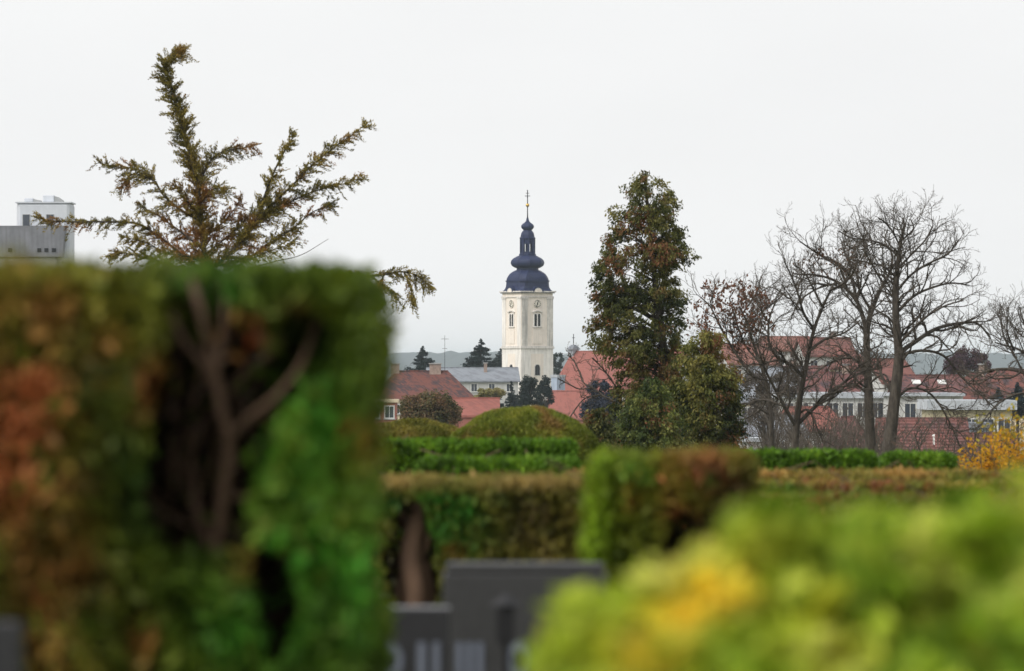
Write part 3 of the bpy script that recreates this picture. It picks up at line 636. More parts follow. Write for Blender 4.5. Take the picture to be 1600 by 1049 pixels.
bare_tree('bare_tree', 'slender leafless tree with last reddish leaves beside the evergreen', 178, [(1206, 735), (1206, 690), (1204, 640), (1195, 590), (1180, 545), (1165, 500), (1155, 480)], [
    ([(1200, 610), (1170, 580), (1145, 545), (1125, 510), (1110, 480), (1095, 465)], .06),
    ([(1190, 570), (1165, 540), (1150, 500), (1140, 465)], .05),
    ([(1172, 520), (1190, 490), (1215, 470), (1232, 455)], .045),
    ([(1203, 640), (1225, 610), (1240, 580), (1245, 550)], .05),
    ([(1204, 650), (1170, 630), (1140, 640), (1120, 660)], .04),
    ([(1160, 490), (1180, 465), (1200, 450)], .04),
    ], .10, 34, CFG, G, leafy=((1140, 490, 75, 55), 1100, [(.13,.06,.035), (.20,.085,.05), (.10,.055,.03)], .15))
bare_tree('bare_tree', 'leafless tree with bud tipped upright shoots beside the yellow shrub', 150, [(1640, 735), (1638, 690), (1634, 640), (1632, 590), (1640, 540), (1650, 490)], [
    ([(1633, 610), (1610, 588), (1585, 578), (1555, 578), (1535, 585), (1515, 600)], .08),
    ([(1634, 590), (1610, 560), (1590, 545), (1570, 540), (1555, 535)], .05),
    ([(1600, 585), (1585, 555), (1570, 530), (1563, 500)], .035),
    ([(1585, 548), (1572, 520), (1570, 495)], .03),
    ([(1634, 560), (1612, 530), (1600, 500), (1596, 480)], .04),
    ([(1632, 630), (1600, 615), (1570, 622), (1545, 640), (1525, 665)], .05),
    ], .18, 35, CFG, G)
bare_tree('bare_tree', 'small crooked leafless tree in front of the red church roof', 158, [(1010, 730), (1005, 690), (985, 660), (972, 640), (960, 628), (940, 618)], [
    ([(965, 632), (945, 620), (925, 605), (912, 598), (905, 580), (898, 565), (888, 555)], .026),
    ([(940, 617), (915, 622), (898, 640), (885, 660)], .026),
    ([(975, 645), (955, 655), (938, 680)], .026),
    ([(970, 640), (968, 615), (955, 595), (940, 575), (925, 560)], .03),
    ([(925, 606), (905, 608), (888, 600), (872, 592)], .025),
    ], .05, 36, {**CFG, 'gap': [.24, .22, .2], 'len': [.75, .42, .25], 'max': 3, 'rad': [.2, .022, .012, .008], 'wig': .3}, G)
# dense leafless scrub under the trees
SCR = [(1185, 640, 190, 41, 'brown leafless shrub between the evergreen and the slender tree'), (1290, 645, 186, 42, 'brown leafless shrub between the leaning tree and twin trunks'),
       (1330, 655, 196, 43, 'brown leafless shrub at the foot of the forked twin trunk'), (1225, 625, 205, 44, 'tall leafless shrub behind the foot of the leaning tree'),
       (1440, 680, 150, 45, 'low leafless shrub right of the twin trunks'), (1310, 690, 150, 46, 'low leafless shrub in front of the forked twin trunk'), (1160, 670, 165, 47, 'leafless shrub touching the bushy evergreen'), (1345, 620, 200, 48, 'tall leafless shrub behind the forked twin trunk'), (1265, 610, 210, 49, 'tallest leafless shrub behind the fork of the leaning tree'), (1470, 640, 175, 50, 'tall leafless shrub in front of the nearest red tiled roof')]
for px, py, D, sd, lab in SCR:
    r = np.random.default_rng(sd); e = empty('leafless_shrub', (PX(px, D), D, gz(D))); tag(e, lab, 'shrub', 'leafless shrubs under the bare trees')
    ta = [Tubes(), Tubes(), Tubes()]; tips = []
    for k in range(16):
        a = r.uniform(0, 6.28); p = np.array([r.normal()*.25, r.normal()*.25, -.1]); d = np.array([math.cos(a)*.6, math.sin(a)*.6, 1.0])
        H = PZ(py, D) - gz(D) - .3; pl = [p + d*H*t*r.uniform(.9, 1.0) + r.normal(size=3)*.06 for t in np.linspace(0, 1, 6)]
        grow(ta, pl, .03, .012, 0, r, {**CFG, 'max': 2, 'gap': [.22, .17, .2], 'len': [1.0, .5, .3], 'rad': [.1, .018, .011, .01]}, tips)
    stuff(ta[0].build('stems', M_twig, e)); stuff(ta[1].build('branches', M_twig, e)); stuff(ta[2].build('twigs', M_twig, e))

# ------------------------------------------------------------------ tall evergreen (arborvitae) in the middle
def evergreen(name, label, D, prof, trunk_pl, rb, cols, seed, nclump, leafn=70, csz=.2, leaf=.11, gap=.1, depth=.8, group=None, brown=(.2, .09, .04), bamt=.32, lo=None):
    """prof: rows of (py, px_left, px_right); boughs run from the trunk out to the profile, hung with flat sprays"""
    r = np.random.default_rng(seed); K = FPX/D; x0 = PX(trunk_pl[0][0], D); base = gz(D)
    e = empty(name, (x0, D, base)); tag(e, label, 'tree', group)
    pr = np.array(prof, float)[::-1]; pr = pr[np.argsort(pr[:, 0])]
    tw_ = spline([[PX(a, D) - x0, 0, PZ(b, D) - base] for a, b in trunk_pl], 4)
    tw_ = np.vstack([[tw_[0][0], 0, -.1], tw_]); Tubes().add(tw_, rb, .02, 9).build('trunk', M_bark, e)
    area = np.interp(np.linspace(pr[0,0], pr[-1,0], 60), pr[:,0], pr[:,2]-pr[:,1]); rows = np.linspace(pr[0,0], pr[-1,0], 60)
    py = r.choice(rows, nclump, p=area**1.35/(area**1.35).sum()) + r.uniform(-5, 5, nclump)
    l, rr = np.interp(py, pr[:,0], pr[:,1]), np.interp(py, pr[:,0], pr[:,2])
    a = r.uniform(0, 6.283, nclump); rad = r.uniform(0, 1, nclump)**.42
    cx, hw = (l + rr)/2, (rr - l)/2; q_ = np.stack([np.cos(a), np.sin(a), py/60], 1); hw = hw*(1 + .17*np.clip(fnoise(q_, .6, seed+6), -1.5, .8))
    X = PX(cx + hw*rad*np.cos(a)*1.0, D) - x0; Y = hw/K*depth*rad*np.sin(a); Z = PZ(py, D) - base
    cc = np.stack([X, Y, Z], 1)
    keep = .7*fnoise(cc, .9, seed+1) + .8*fnoise(cc, 2.2, seed+2) > -1.3 + gap*6; cc = cc[keep]; rad = rad[keep]; py = py[keep]
    # boughs
    tb = Tubes(); tz = tw_[:, 2]
    for q in cc[::5]:
        z0 = min(max(q[2] - .25*np.linalg.norm(q[:2]) - .15, tz[0]), tz[-1]); p0 = np.array([np.interp(z0, tz, tw_[:, 0]), 0, z0])
        mid = (p0 + q)/2 + np.array([0, 0, .06]) + r.normal(size=3)*.05
        tb.add([p0, mid, q], .022, .007, 3)
    stuff(tb.build('boughs', M_bark, e))
    n = len(cc); m = leafn; tr_ = np.stack([np.interp(cc[:, 2], tz, tw_[:, 0]), np.zeros(n)], 1)
    od = np.concatenate([cc[:, :2] - tr_, np.zeros((n, 1))], 1); od = unit(od)
    s = csz*r.uniform(.6, 1.35, (n, 1, 1))
    v = np.clip(r.normal(size=(n, m, 3)), -1.5, 1.5)*np.array([.6, .6, .55])
    along = r.uniform(-.9, 1.1, (n, m, 1)); c = cc[:, None] + s*(v + od[:, None]*along*.7 + np.array([0, 0, -.35])*np.abs(along))
    ax = unit(od[:, None]*.55 + np.array([0, 0, -.75]) + r.normal(size=(n, m, 3))*.5)
    tone = (.5 + .24*fnoise(cc, .6, seed+3) + r.normal(size=n)*.24)[:, None] + r.normal(size=(n, m))*.1
    c = c.reshape(-1, 3); ax = ax.reshape(-1, 3); col = palette(tone.reshape(-1), cols)
    br = (fnoise(cc, .6, seed+4) + r.normal(size=n)*.5 + bamt*1.2*np.clip((np.percentile(py, 45) - py)/200, -.6, .9)); 
    bm = np.repeat(np.clip(br - .55, 0, 1), m)[:, None]*(r.uniform(0, 1, (n*m, 1)) < .75); col = col*(1 - bm) + np.array(brown)*bm
    L_ = leaf*r.uniform(.6, 1.3, len(c))
    leaf_mesh('crown', c, ax, unit(r.normal(size=c.shape)), L_, L_*.42, col, M_leaf, e)
    return e
EG = [(.022,.032,.010), (.065,.078,.020), (.13,.135,.035), (.21,.19,.06)]
evergreen('arborvitae', 'tall ragged dark green evergreen with brown tinged sprays', 150,
    [(268, 1003, 1012), (280, 990, 1030), (300, 972, 1050), (320, 962, 1060), (345, 956, 1062), (365, 948, 1070), (378, 942, 1062), (388, 936, 1084), (402, 930, 1094), (414, 930, 1080), (426, 930, 1052), (445, 930, 1056), (460, 925, 1072), (490, 918, 1070),
     (515, 915, 1068), (535, 922, 1065), (555, 935, 1068), (580, 960, 1070), (620, 965, 1080), (660, 962, 1085), (710, 962, 1085), (740, 965, 1080)],
    [(1052, 760), (1050, 700), (1046, 640), (1040, 580), (1034, 520), (1026, 460), (1020, 400), (1014, 340), (1008, 290), (1006, 272)], .17, EG, 51, 2000, 46, .12, .095, .155)
evergreen('arborvitae', 'bushy yellowish green evergreen against the tall one, beside bare trees', 146,
    [(522, 1088, 1122), (535, 1072, 1135), (555, 1062, 1140), (575, 1058, 1146), (600, 1055, 1158), (630, 1048, 1162), (660, 1045, 1165), (700, 1040, 1166), (740, 1040, 1160)],
    [(1105, 760), (1105, 700), (1106, 640), (1107, 580), (1107, 530)], .1, [(.022,.034,.01), (.085,.10,.022), (.17,.17,.04), (.28,.25,.065)], 52, 1000, 48, .12, .095, .125, bamt=.2)
evergreen('arborvitae', 'low green evergreen at the foot of the tall one', 143,
    [(598, 1000, 1030), (620, 985, 1050), (645, 972, 1062), (680, 962, 1075), (710, 955, 1080), (740, 955, 1080)],
    [(1015, 760), (1015, 700), (1016, 640), (1016, 605)], .08, [(.022,.04,.012), (.07,.10,.024), (.14,.17,.04), (.23,.24,.065)], 53, 700, 48, .12, .095, .14, bamt=.1)
evergreen('small_evergreen', 'small brown tipped evergreen bush between dome hedge and tall evergreen', 120,
    [(640, 930, 942), (655, 922, 952), (680, 918, 960), (710, 916, 962), (740, 915, 962)], [(938, 760), (938, 700), (937, 650)], .04, EG, 54, 170, 80, .12, .08, .0, bamt=.3, brown=(.22, .09, .04))
# the limb that reaches out to the right of the tall evergreen
def spray_branch(tb, acc, pl, r0, D, x0, base, r, drift, dens, droop, bare=False, ln=.22, start=0., per=6, scatter=1.0, lo=.06):
    n = len(pl); w_ = spline([[PX(a, D) - x0, start + drift*i/(n-1), PZ(b, D) - base] for i, (a, b) in enumerate(pl)], per)
    tb.add(w_, r0, max(r0*.22, .006), 6)
    if bare: return
    seg = np.linalg.norm(np.diff(w_, axis=0), axis=1); L_ = seg.sum(); cum = np.concatenate([[0], np.cumsum(seg)])
    for k in range(int(L_*dens)):
        s = r.uniform(lo, 1.0)*L_; f = s/L_; p = np.array([np.interp(s, cum, w_[:, j]) for j in range(3)]); q = np.array([np.interp(s+.05, cum, w_[:, j]) for j in range(3)])
        d = unit(q - p) if s < L_-.06 else unit(w_[-1]-w_[-2]); sd = unit(np.cross(d, r.normal(size=3)))
        t = unit(d*r.uniform(.4, 1.0) + sd*r.uniform(.4, 1.0)*scatter + np.array([0, 0, droop])); tl = ln*r.uniform(.4, 1.4)*(1.1 - .55*f)
        tt = np.linspace(0, 1, 4)[:, None]; tp = p + t*tl*tt + np.array([0, 0, -.22*tl])*tt**2
        tb.add(tp, .009, .004, 3)
        m = int(10 + tl*58); u = r.uniform(.1, 1.08, (m, 1)); c = p + t*tl*u + np.array([0, 0, -.22*tl])*u**2 + r.normal(size=(m, 3))*.022
        acc.append((c, unit(t + r.normal(size=(m, 3))*.55 + np.array([0, 0, .1]))))
# ------------------------------------------------------------------ half dead conifer behind the big hedge
D = 140.0; r = np.random.default_rng(61); base = gz(D); x0 = PX(322, D)
e = empty('larch_tree', (x0, D, base)); tag(e, 'sparse olive and rust brown conifer rising behind the big blurred hedge', 'tree')
tr = Tubes(); acc = []; brn = []
spray_branch(tr, acc, [(324, 850), (323, 740), (322, 640), (321, 560), (320, 480), (319, 420), (316, 360), (311, 310), (303, 265), (290, 215), (276, 165), (263, 124), (258, 104), (265, 92), (284, 82)], .09, D, x0, base, r, 0, 70, .05, ln=.64, lo=.35)
tr.build('trunk', M_bark, e)
BR = [
 ([(318, 425), (285, 398), (250, 372), (215, 350), (165, 347), (110, 347), (78, 345), (55, 338)], .05, 40, -.05),
 ([(314, 345), (285, 330), (255, 305), (240, 282), (215, 264), (185, 262), (152, 254)], .035, 40, 0),
 ([(245, 285), (222, 275), (205, 272), (185, 292)], .02, 46, -.05),
 ([(311, 300), (322, 262), (340, 240), (365, 233), (397, 227)], .025, 44, 0),
 ([(322, 425), (360, 395), (395, 355), (412, 310), (430, 265), (447, 232), (460, 211)], .05, 60, .05),
 ([(395, 358), (425, 320), (460, 285), (492, 252), (530, 222), (570, 193)], .035, 50, .05),
 ([(360, 398), (400, 350), (440, 322), (485, 300), (520, 290), (562, 279)], .035, 50, 0),
 ([(372, 415), (415, 385), (455, 358), (485, 332), (505, 324), (522, 318)], .03, 42, -.05),
 ([(317, 390), (285, 365), (258, 345), (235, 330), (215, 322)], .03, 42, 0),
 ([(316, 375), (345, 350), (362, 330), (375, 310)], .025, 40, .05),
 ([(314, 335), (290, 312), (278, 295), (268, 285)], .02, 36, .1),
 ([(319, 410), (290, 400), (260, 395), (230, 380), (195, 372)], .03, 42, -.1),
 ([(320, 420), (270, 415), (225, 402), (185, 395), (172, 400)], .03, 46, -.1),
 ([(318, 400), (345, 378), (375, 352), (392, 330)], .025, 46, 0),
 ([(312, 320), (330, 300), (345, 296), (352, 300)], .02, 46, 0),
 ([(340, 415), (390, 405), (430, 390), (470, 380)], .025, 30, -.1),
 ([(320, 470), (390, 462), (470, 445), (540, 432), (590, 430), (625, 424), (650, 430), (675, 450)], .05, 46, -.12),
 ([(580, 432), (605, 450), (620, 465)], .02, 30, -.3), ([(632, 426), (640, 445), (645, 475)], .012, 36, -.3),
 ([(600, 430), (590, 450), (588, 475)], .015, 40, -.3),
]
for pl, r0, dn, dr in BR:
    tb = Tubes(); spray_branch(tb, acc, pl, r0, D, x0, base, r, r.uniform(-1.0, 1.0), dn*.85, dr, ln=.44); tb.build('limb', M_bark, e)
for pl, r0 in (([(385, 420), (430, 408), (470, 398), (512, 373)], .016), ([(540, 560), (575, 520), (595, 503), (617, 485)], .018), ([(330, 420), (318, 380), (340, 330)], .02)):
    tb = Tubes(); spray_branch(tb, acc, pl, r0, D, x0, base, r, .5, 0, 0, bare=True); tb.build('bare_limb', M_twig, e)
c = np.concatenate([a for a, b in acc]); a = np.concatenate([b for a, b in acc]); n = len(c)
px_, py_ = 800 + (c[:, 0] + x0)/D*FPX, HZ - (c[:, 2] + base - EYE)/D*FPX
col = palette(.5 + .25*fnoise(c, 1.2, 5) + r.normal(size=n)*.15, [(.08,.08,.018), (.17,.145,.028), (.27,.21,.04), (.36,.26,.06)])
bm = np.clip(fnoise(c, .9, 9)*.8 + 1.0*np.exp(-((px_-315)/70)**2 - ((py_-370)/90)**2) - .25, 0, 1)[:, None]*.75; col = col*(1-bm) + np.array((.34, .13, .045))*bm
L_ = .085*r.uniform(.6, 1.3, n); leaf_mesh('crown', c, a, unit(r.normal(size=c.shape)), L_, L_*.27, col, M_leaf, e)

# ------------------------------------------------------------------ yellow autumn shrub
def shrub(name, label, px, D, H, stems, spread, cols, seed, leaf, nl, low=0.):
    r = np.random.default_rng(seed); e = empty(name, (PX(px, D), D, gz(D))); tag(e, label, 'shrub'); st = Tubes(); tw2 = Tubes(); cs = []
    for k in range(stems):
        a = r.uniform(0, 6.28); b0 = np.array([r.normal()*spread*.3, r.normal()*spread*.3, -.05]); hh = H*r.uniform(.45, 1.0); d = np.array([math.cos(a), math.sin(a), 0])*spread*r.uniform(.2, 1)
        pl = [b0 + d*t**1.5 + np.array([0, 0, hh*t]) + r.normal(size=3)*.02 for t in np.linspace(0, 1, 6)]; st.add(pl, .014, .004, 4); pl = np.array(pl)
        for j in range(9):
            t = r.uniform(.25, 1); p = np.array([np.interp(t, np.linspace(0, 1, 6), pl[:, i]) for i in range(3)]); dd = unit(r.normal(size=3) + np.array([0, 0, .6]))*r.uniform(.12, .3)
            tw2.add([p, p + dd*.5, p + dd], .005, .002, 3); m = int(nl*r.uniform(.3, 1)*(1 if t < low + .5 else .35))
            cs.append(p + dd*r.uniform(.1, 1.1, (m, 1)) + r.normal(size=(m, 3))*.05)
    c = np.concatenate(cs); stuff(st.build('stems', M_twig, e)); stuff(tw2.build('twigs', M_twig, e)); n = len(c)
    z = c[:, 2]/H; t = .6 - .5*z + .15*fnoise(c, 1.5, seed) + r.normal(size=n)*.15
    leaf_mesh('leaves', c, unit(r.normal(size=c.shape)*.7 + np.array([0, 0, -.5])), unit(r.normal(size=c.shape)), leaf*r.uniform(.6, 1.2, n), leaf*.5, palette(t, cols), M_leaf_soft, e)
YC = [(.30,.27,.03), (.45,.33,.03), (.58,.33,.02), (.60,.27,.015), (.52,.22,.015)]
shrub('autumn_shrub', 'golden yellow autumn shrub with upright shoots beside the hedges', 1568, 92, 1.95, 54, .6, YC, 71, .085, 26)
shrub('autumn_shrub', 'low spreading orange yellow shrub at the foot of the upright one', 1545, 88, 1.4, 50, .55, YC[2:], 72, .085, 36)
shrub('autumn_shrub', 'small sparse orange shrub in front of the twin bare trunks', 1452, 125, 1.9, 12, .35, YC[1:], 73, .07, 5)

# ------------------------------------------------------------------ clipped hedges
def hedge(name, label, px0, px1, pyt, D, depth, cols, seed, leaf=.04, wd=.4, cover=4.0, lump=.03, rnd=.08, holes=(), patches=(), tone=None, group=None, stems=3, cat='hedge', freq=2.2, shell=.16, topcol=None, bamt=.0, fill=2.6):
    r = np.random.default_rng(seed); base = gz(D); xa, xb = PX(px0, D), PX(px1, D); top = PZ(pyt, D) - base; x0 = (xa+xb)/2
    hx, hy, hz = (xb-xa)/2, depth/2, top/2
    e = empty(name, (x0, D + hy, base)); tag(e, label, cat, group)
    A = np.array([hx*hz, hx*hz*.9, hx*hy*1.1, hy*hz, hy*hz])*4; cnt = (A*cover/(leaf*leaf*wd*.5)).astype(int); P_, N_ = [], []
    for k, n in enumerate(cnt):
        u, v = r.uniform(-1, 1, n), r.uniform(-1, 1, n)
        if k == 0: p = np.stack([u*hx, np.full(n, -hy), v*hz], 1); nn = (0, -1, 0)
        if k == 1: p = np.stack([u*hx, np.full(n, hy), v*hz], 1); nn = (0, 1, 0)
        if k == 2: p = np.stack([u*hx, v*hy, np.full(n, hz)], 1); nn = (0, 0, 1)
        if k == 3: p = np.stack([np.full(n, -hx), u*hy, v*hz], 1); nn = (-1, 0, 0)
        if k == 4: p = np.stack([np.full(n, hx), u*hy, v*hz], 1); nn = (1, 0, 0)
        P_.append(p); N_.append(np.broadcast_to(np.array(nn, float), (n, 3)))
    p = np.concatenate(P_); nn = np.concatenate(N_); inner = np.array([max(hx-rnd, .01), max(hy-rnd, .01), max(hz-rnd, .01)])
    q = np.clip(p, -inner, inner); dd = p - q; ln = np.linalg.norm(dd, axis=1, keepdims=True); nn = np.where(ln > 1e-6, dd/np.maximum(ln, 1e-6), nn); p = q + nn*rnd
    ins = r.exponential(.35, len(p))*shell; lmp = lump*np.clip(fnoise(p, freq, seed) + .7*fnoise(p, freq*2.6, seed+1), -1.4, 1.1)*(1 - .6*np.clip(nn[:, 2], 0, 1))
    p = p + nn*(lmp - ins)[:, None] + r.normal(size=p.shape)*leaf*.25; p[:, 2] += hz
    wp = p + np.array([x0, D + hy, base]); X, Y = unproject(wp)
    keep = p[:, 2] > .02
    front = wp[:, 1] < D + min(.3, depth*.45)
    for (hx_, hy_, rx, ry) in holes:
        ed = ((X-hx_)/rx)**2 + ((Y-hy_)/ry)**2 + .35*fnoise(p, 3.5, seed+7); keep &= ~(front & (ed < 1))
    p, nn, X, Y = p[keep], nn[keep], X[keep], Y[keep]; n = len(p)
    t = .5 + .22*fnoise(p, freq*.8, seed+2) + .2*fnoise(p, freq*3, seed+3) + r.normal(size=n)*.1
    col = palette(t, cols)
    for (bx_, by_, rx, ry, cl, st) in patches:
        f = np.clip(st*np.exp(-((X-bx_)/rx)**2 - ((Y-by_)/ry)**2)*(1 + .5*fnoise(p, 5, seed+5)), 0, 1)[:, None]; f = f*(r.uniform(0, 1, (n, 1)) < .85); col = col*(1-f) + np.array(cl)*f
    if topcol is not None:
        f = (np.clip((p[:, 2] - (top - .06))/.05, 0, 1)*np.clip(.55 + .5*fnoise(p, 1.5, seed+6), 0, 1))[:, None]; col = col*(1-f) + np.array(topcol)*f
    if bamt:
        f = np.clip(fnoise(p, freq*.9, seed+9) + fnoise(p, freq*2.5, seed+10)*.6 - 1 + bamt, 0, 1)[:, None]; col = col*(1-f) + np.array((.24, .09, .035))*f
    ax = unit(nn*.5 + np.array([0, 0, .5]) + r.normal(size=(n, 3))*.55); L_ = leaf*r.uniform(.6, 1.3, n)
    leaf_mesh('foliage', p, ax, unit(nn*.5 + r.normal(size=(n, 3))*.7), L_, L_*wd, col, M_leaf, e)
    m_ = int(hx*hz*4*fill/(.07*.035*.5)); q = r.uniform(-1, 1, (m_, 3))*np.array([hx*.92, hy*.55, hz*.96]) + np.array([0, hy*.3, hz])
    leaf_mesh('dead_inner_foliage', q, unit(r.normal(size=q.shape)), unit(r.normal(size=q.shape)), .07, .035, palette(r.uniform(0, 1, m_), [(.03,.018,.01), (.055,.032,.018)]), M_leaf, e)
    for k in range(stems):
        xx = -hx*.8 + 1.6*hx*(k+.5)/stems + r.normal()*.03; pl = [(xx + r.normal()*.02, r.normal()*.03, z) for z in np.linspace(0, top*.9, 6)]
        tb = Tubes().add(spline(pl, 3), .028, .008, 7)
        for j in range(5):
            z = top*(.25 + .13*j); tb.add([(xx, 0, z), (xx + r.normal()*.1, r.normal()*.12, z+.12), (xx + r.normal()*.18, r.normal()*.2, z+.28)], .012, .004, 4)
        tb.build('stem', M_stem, e)
    return e
GD = [(.010,.022,.006), (.022,.055,.012), (.035,.10,.015), (.06,.15,.02)]
GB = [(.03,.06,.006), (.065,.14,.009), (.11,.23,.013), (.18,.30,.02)]
GO = [(.05,.075,.012), (.11,.14,.02), (.18,.20,.028), (.26,.21,.04)]
RU = (.50, .17, .06); OR = (.55, .19, .04)
# big hedge in front at the left: end block with a bare hollow showing its stems
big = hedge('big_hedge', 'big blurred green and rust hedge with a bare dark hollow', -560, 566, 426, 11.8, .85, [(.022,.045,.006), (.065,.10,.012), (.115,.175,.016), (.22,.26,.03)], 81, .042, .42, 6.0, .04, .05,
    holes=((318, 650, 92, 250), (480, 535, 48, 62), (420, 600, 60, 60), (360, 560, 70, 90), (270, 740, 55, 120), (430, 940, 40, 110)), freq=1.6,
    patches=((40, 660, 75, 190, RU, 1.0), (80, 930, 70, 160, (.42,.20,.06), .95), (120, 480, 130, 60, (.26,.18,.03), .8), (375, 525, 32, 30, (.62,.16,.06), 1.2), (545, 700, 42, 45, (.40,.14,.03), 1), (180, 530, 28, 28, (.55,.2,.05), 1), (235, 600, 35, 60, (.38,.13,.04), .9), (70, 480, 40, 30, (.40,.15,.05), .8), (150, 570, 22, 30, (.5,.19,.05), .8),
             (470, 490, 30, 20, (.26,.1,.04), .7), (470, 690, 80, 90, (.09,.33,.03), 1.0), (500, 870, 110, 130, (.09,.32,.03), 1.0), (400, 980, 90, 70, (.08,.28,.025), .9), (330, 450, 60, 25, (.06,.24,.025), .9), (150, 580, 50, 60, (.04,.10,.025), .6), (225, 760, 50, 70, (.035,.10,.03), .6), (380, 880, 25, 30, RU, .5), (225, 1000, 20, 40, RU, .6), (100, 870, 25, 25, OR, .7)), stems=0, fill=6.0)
Dh = 11.93; bw = np.array(big.location)
def hp(px, py, dy): return P(px, py, Dh + dy) - bw
for pl, r0, r1 in (
    ([(318, 1560, .25), (322, 1200, .2), (330, 960, .12), (345, 800, .08), (358, 700, .06), (346, 640, .05), (330, 560, .06), (312, 480, .06), (300, 440, .12)], .015, .008),
    ([(356, 690, .05), (385, 655, .02), (430, 620, .0), (470, 570, .0), (495, 500, .02)], .008, .005),
    ([(340, 610, .06), (318, 570, .08), (285, 530, .1), (268, 490, .14)], .010, .006),
    ([(335, 585, .06), (348, 530, .08), (352, 470, .12)], .009, .005),
    ([(335, 880, .15), (310, 800, .2), (300, 720, .25), (270, 640, .3)], .010, .006),
    ([(350, 780, .1), (420, 770, .08), (470, 745, .08)], .007, .004),
    ([(290, 1560, .5), (300, 1100, .45), (420, 900, .4), (440, 700, .4), (400, 500, .4)], .018, .008)):
    Tubes().add(spline([hp(*q) for q in pl], 5), r0, r1, 8).build('stem', M_stem, big)

tb = Tubes(); r = np.random.default_rng(99)
for k in range(46):
    a = np.array([r.uniform(245, 420), r.uniform(500, 900), r.uniform(.05, .3)]); d = np.array([r.normal()*28, -r.uniform(25, 75), r.normal()*.05]); b = a + d; c_ = b + d*.7 + np.array([r.normal()*18, 0, 0])
    tb.add(spline([hp(*a), hp(*b), hp(*c_)], 3), .0035, .0015, 4)
stuff(tb.build('dead_twigs', M_stem, big))
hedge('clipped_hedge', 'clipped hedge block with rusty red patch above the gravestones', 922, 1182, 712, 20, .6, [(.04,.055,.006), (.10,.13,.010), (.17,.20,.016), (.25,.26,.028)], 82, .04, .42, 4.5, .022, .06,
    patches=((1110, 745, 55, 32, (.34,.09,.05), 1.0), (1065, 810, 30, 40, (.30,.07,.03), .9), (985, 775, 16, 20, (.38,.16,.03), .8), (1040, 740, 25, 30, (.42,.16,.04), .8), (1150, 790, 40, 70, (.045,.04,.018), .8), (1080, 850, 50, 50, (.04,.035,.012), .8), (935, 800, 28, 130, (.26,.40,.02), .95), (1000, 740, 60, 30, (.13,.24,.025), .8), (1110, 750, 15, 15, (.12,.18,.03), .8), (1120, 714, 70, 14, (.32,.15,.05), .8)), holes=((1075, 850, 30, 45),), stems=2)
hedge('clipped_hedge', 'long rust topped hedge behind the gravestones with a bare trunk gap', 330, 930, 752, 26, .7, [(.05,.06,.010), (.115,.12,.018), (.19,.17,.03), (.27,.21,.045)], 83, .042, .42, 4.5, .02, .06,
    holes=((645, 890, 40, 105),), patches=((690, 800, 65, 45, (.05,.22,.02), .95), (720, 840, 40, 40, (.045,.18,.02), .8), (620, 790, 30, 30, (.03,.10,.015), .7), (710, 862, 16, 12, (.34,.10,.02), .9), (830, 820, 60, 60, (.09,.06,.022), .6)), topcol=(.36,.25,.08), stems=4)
e83 = C.objects[-1]
for o in list(C.objects):
    if o.get('label', '').startswith('long rust topped'): e83 = o
bw = np.array(e83.location); Dh = 26.1
for pl, r0 in (([(648, 1150, .1), (650, 940, .05), (640, 870, .05), (655, 800, .1), (640, 770, .2)], .07), ([(630, 1150, .2), (625, 940, .15), (650, 880, .1), (675, 830, .1)], .045), ([(668, 1150, .2), (668, 950, .12), (650, 850, .15), (625, 800, .2)], .05)):
    Tubes().add(spline([hp(*q) for q in pl], 5), r0, r0*.5, 8).build('trunk', M_stem, e83)
hedge('clipped_hedge', 'bright green straight hedge in front of the dome shaped shrub', -260, 900, 690, 48, .6, GB, 84, .05, .4, 3.8, .016, .08, stems=3)
hedge('clipped_hedge', 'lower bright green hedge in front of the straight green one', 648, 908, 718, 42, .5, GB, 85, .05, .4, 3.8, .016, .1, stems=3)
hedge('clipped_hedge', 'long green hedge below the leaning bare tree', 1130, 1372, 706, 56, .6, GB, 86, .05, .4, 3.8, .016, .1, stems=3)
hedge('clipped_hedge', 'short green hedge with rounded ends below the twin trunks', 1381, 1498, 709, 58, .6, GB, 87, .05, .4, 3.8, .016, .12, stems=2)
hedge('clipped_hedge', 'rust topped hedge row directly in front of the green hedges', 880, 1680, 740, 41, .6, GO, 88, .05, .4, 3.6, .018, .08, topcol=(.46,.28,.08), stems=6, bamt=.4)
hedge('clipped_hedge', 'patchy green and rust hedge row behind the yellow green bush', 1120, 1700, 757, 36, .6, GO, 89, .05, .4, 3.6, .02, .08, topcol=(.38,.26,.06), stems=5, bamt=.8, patches=((1330, 765, 40, 14, (.05,.15,.02), .8), (1240, 762, 30, 10, (.05,.15,.02), .7)))
hedge('clipped_hedge', 'low olive hedge row just behind the yellow green bush', 1150, 1720, 778, 31, .5, GO, 90, .05, .4, 3.6, .02, .08, stems=5, bamt=.6)

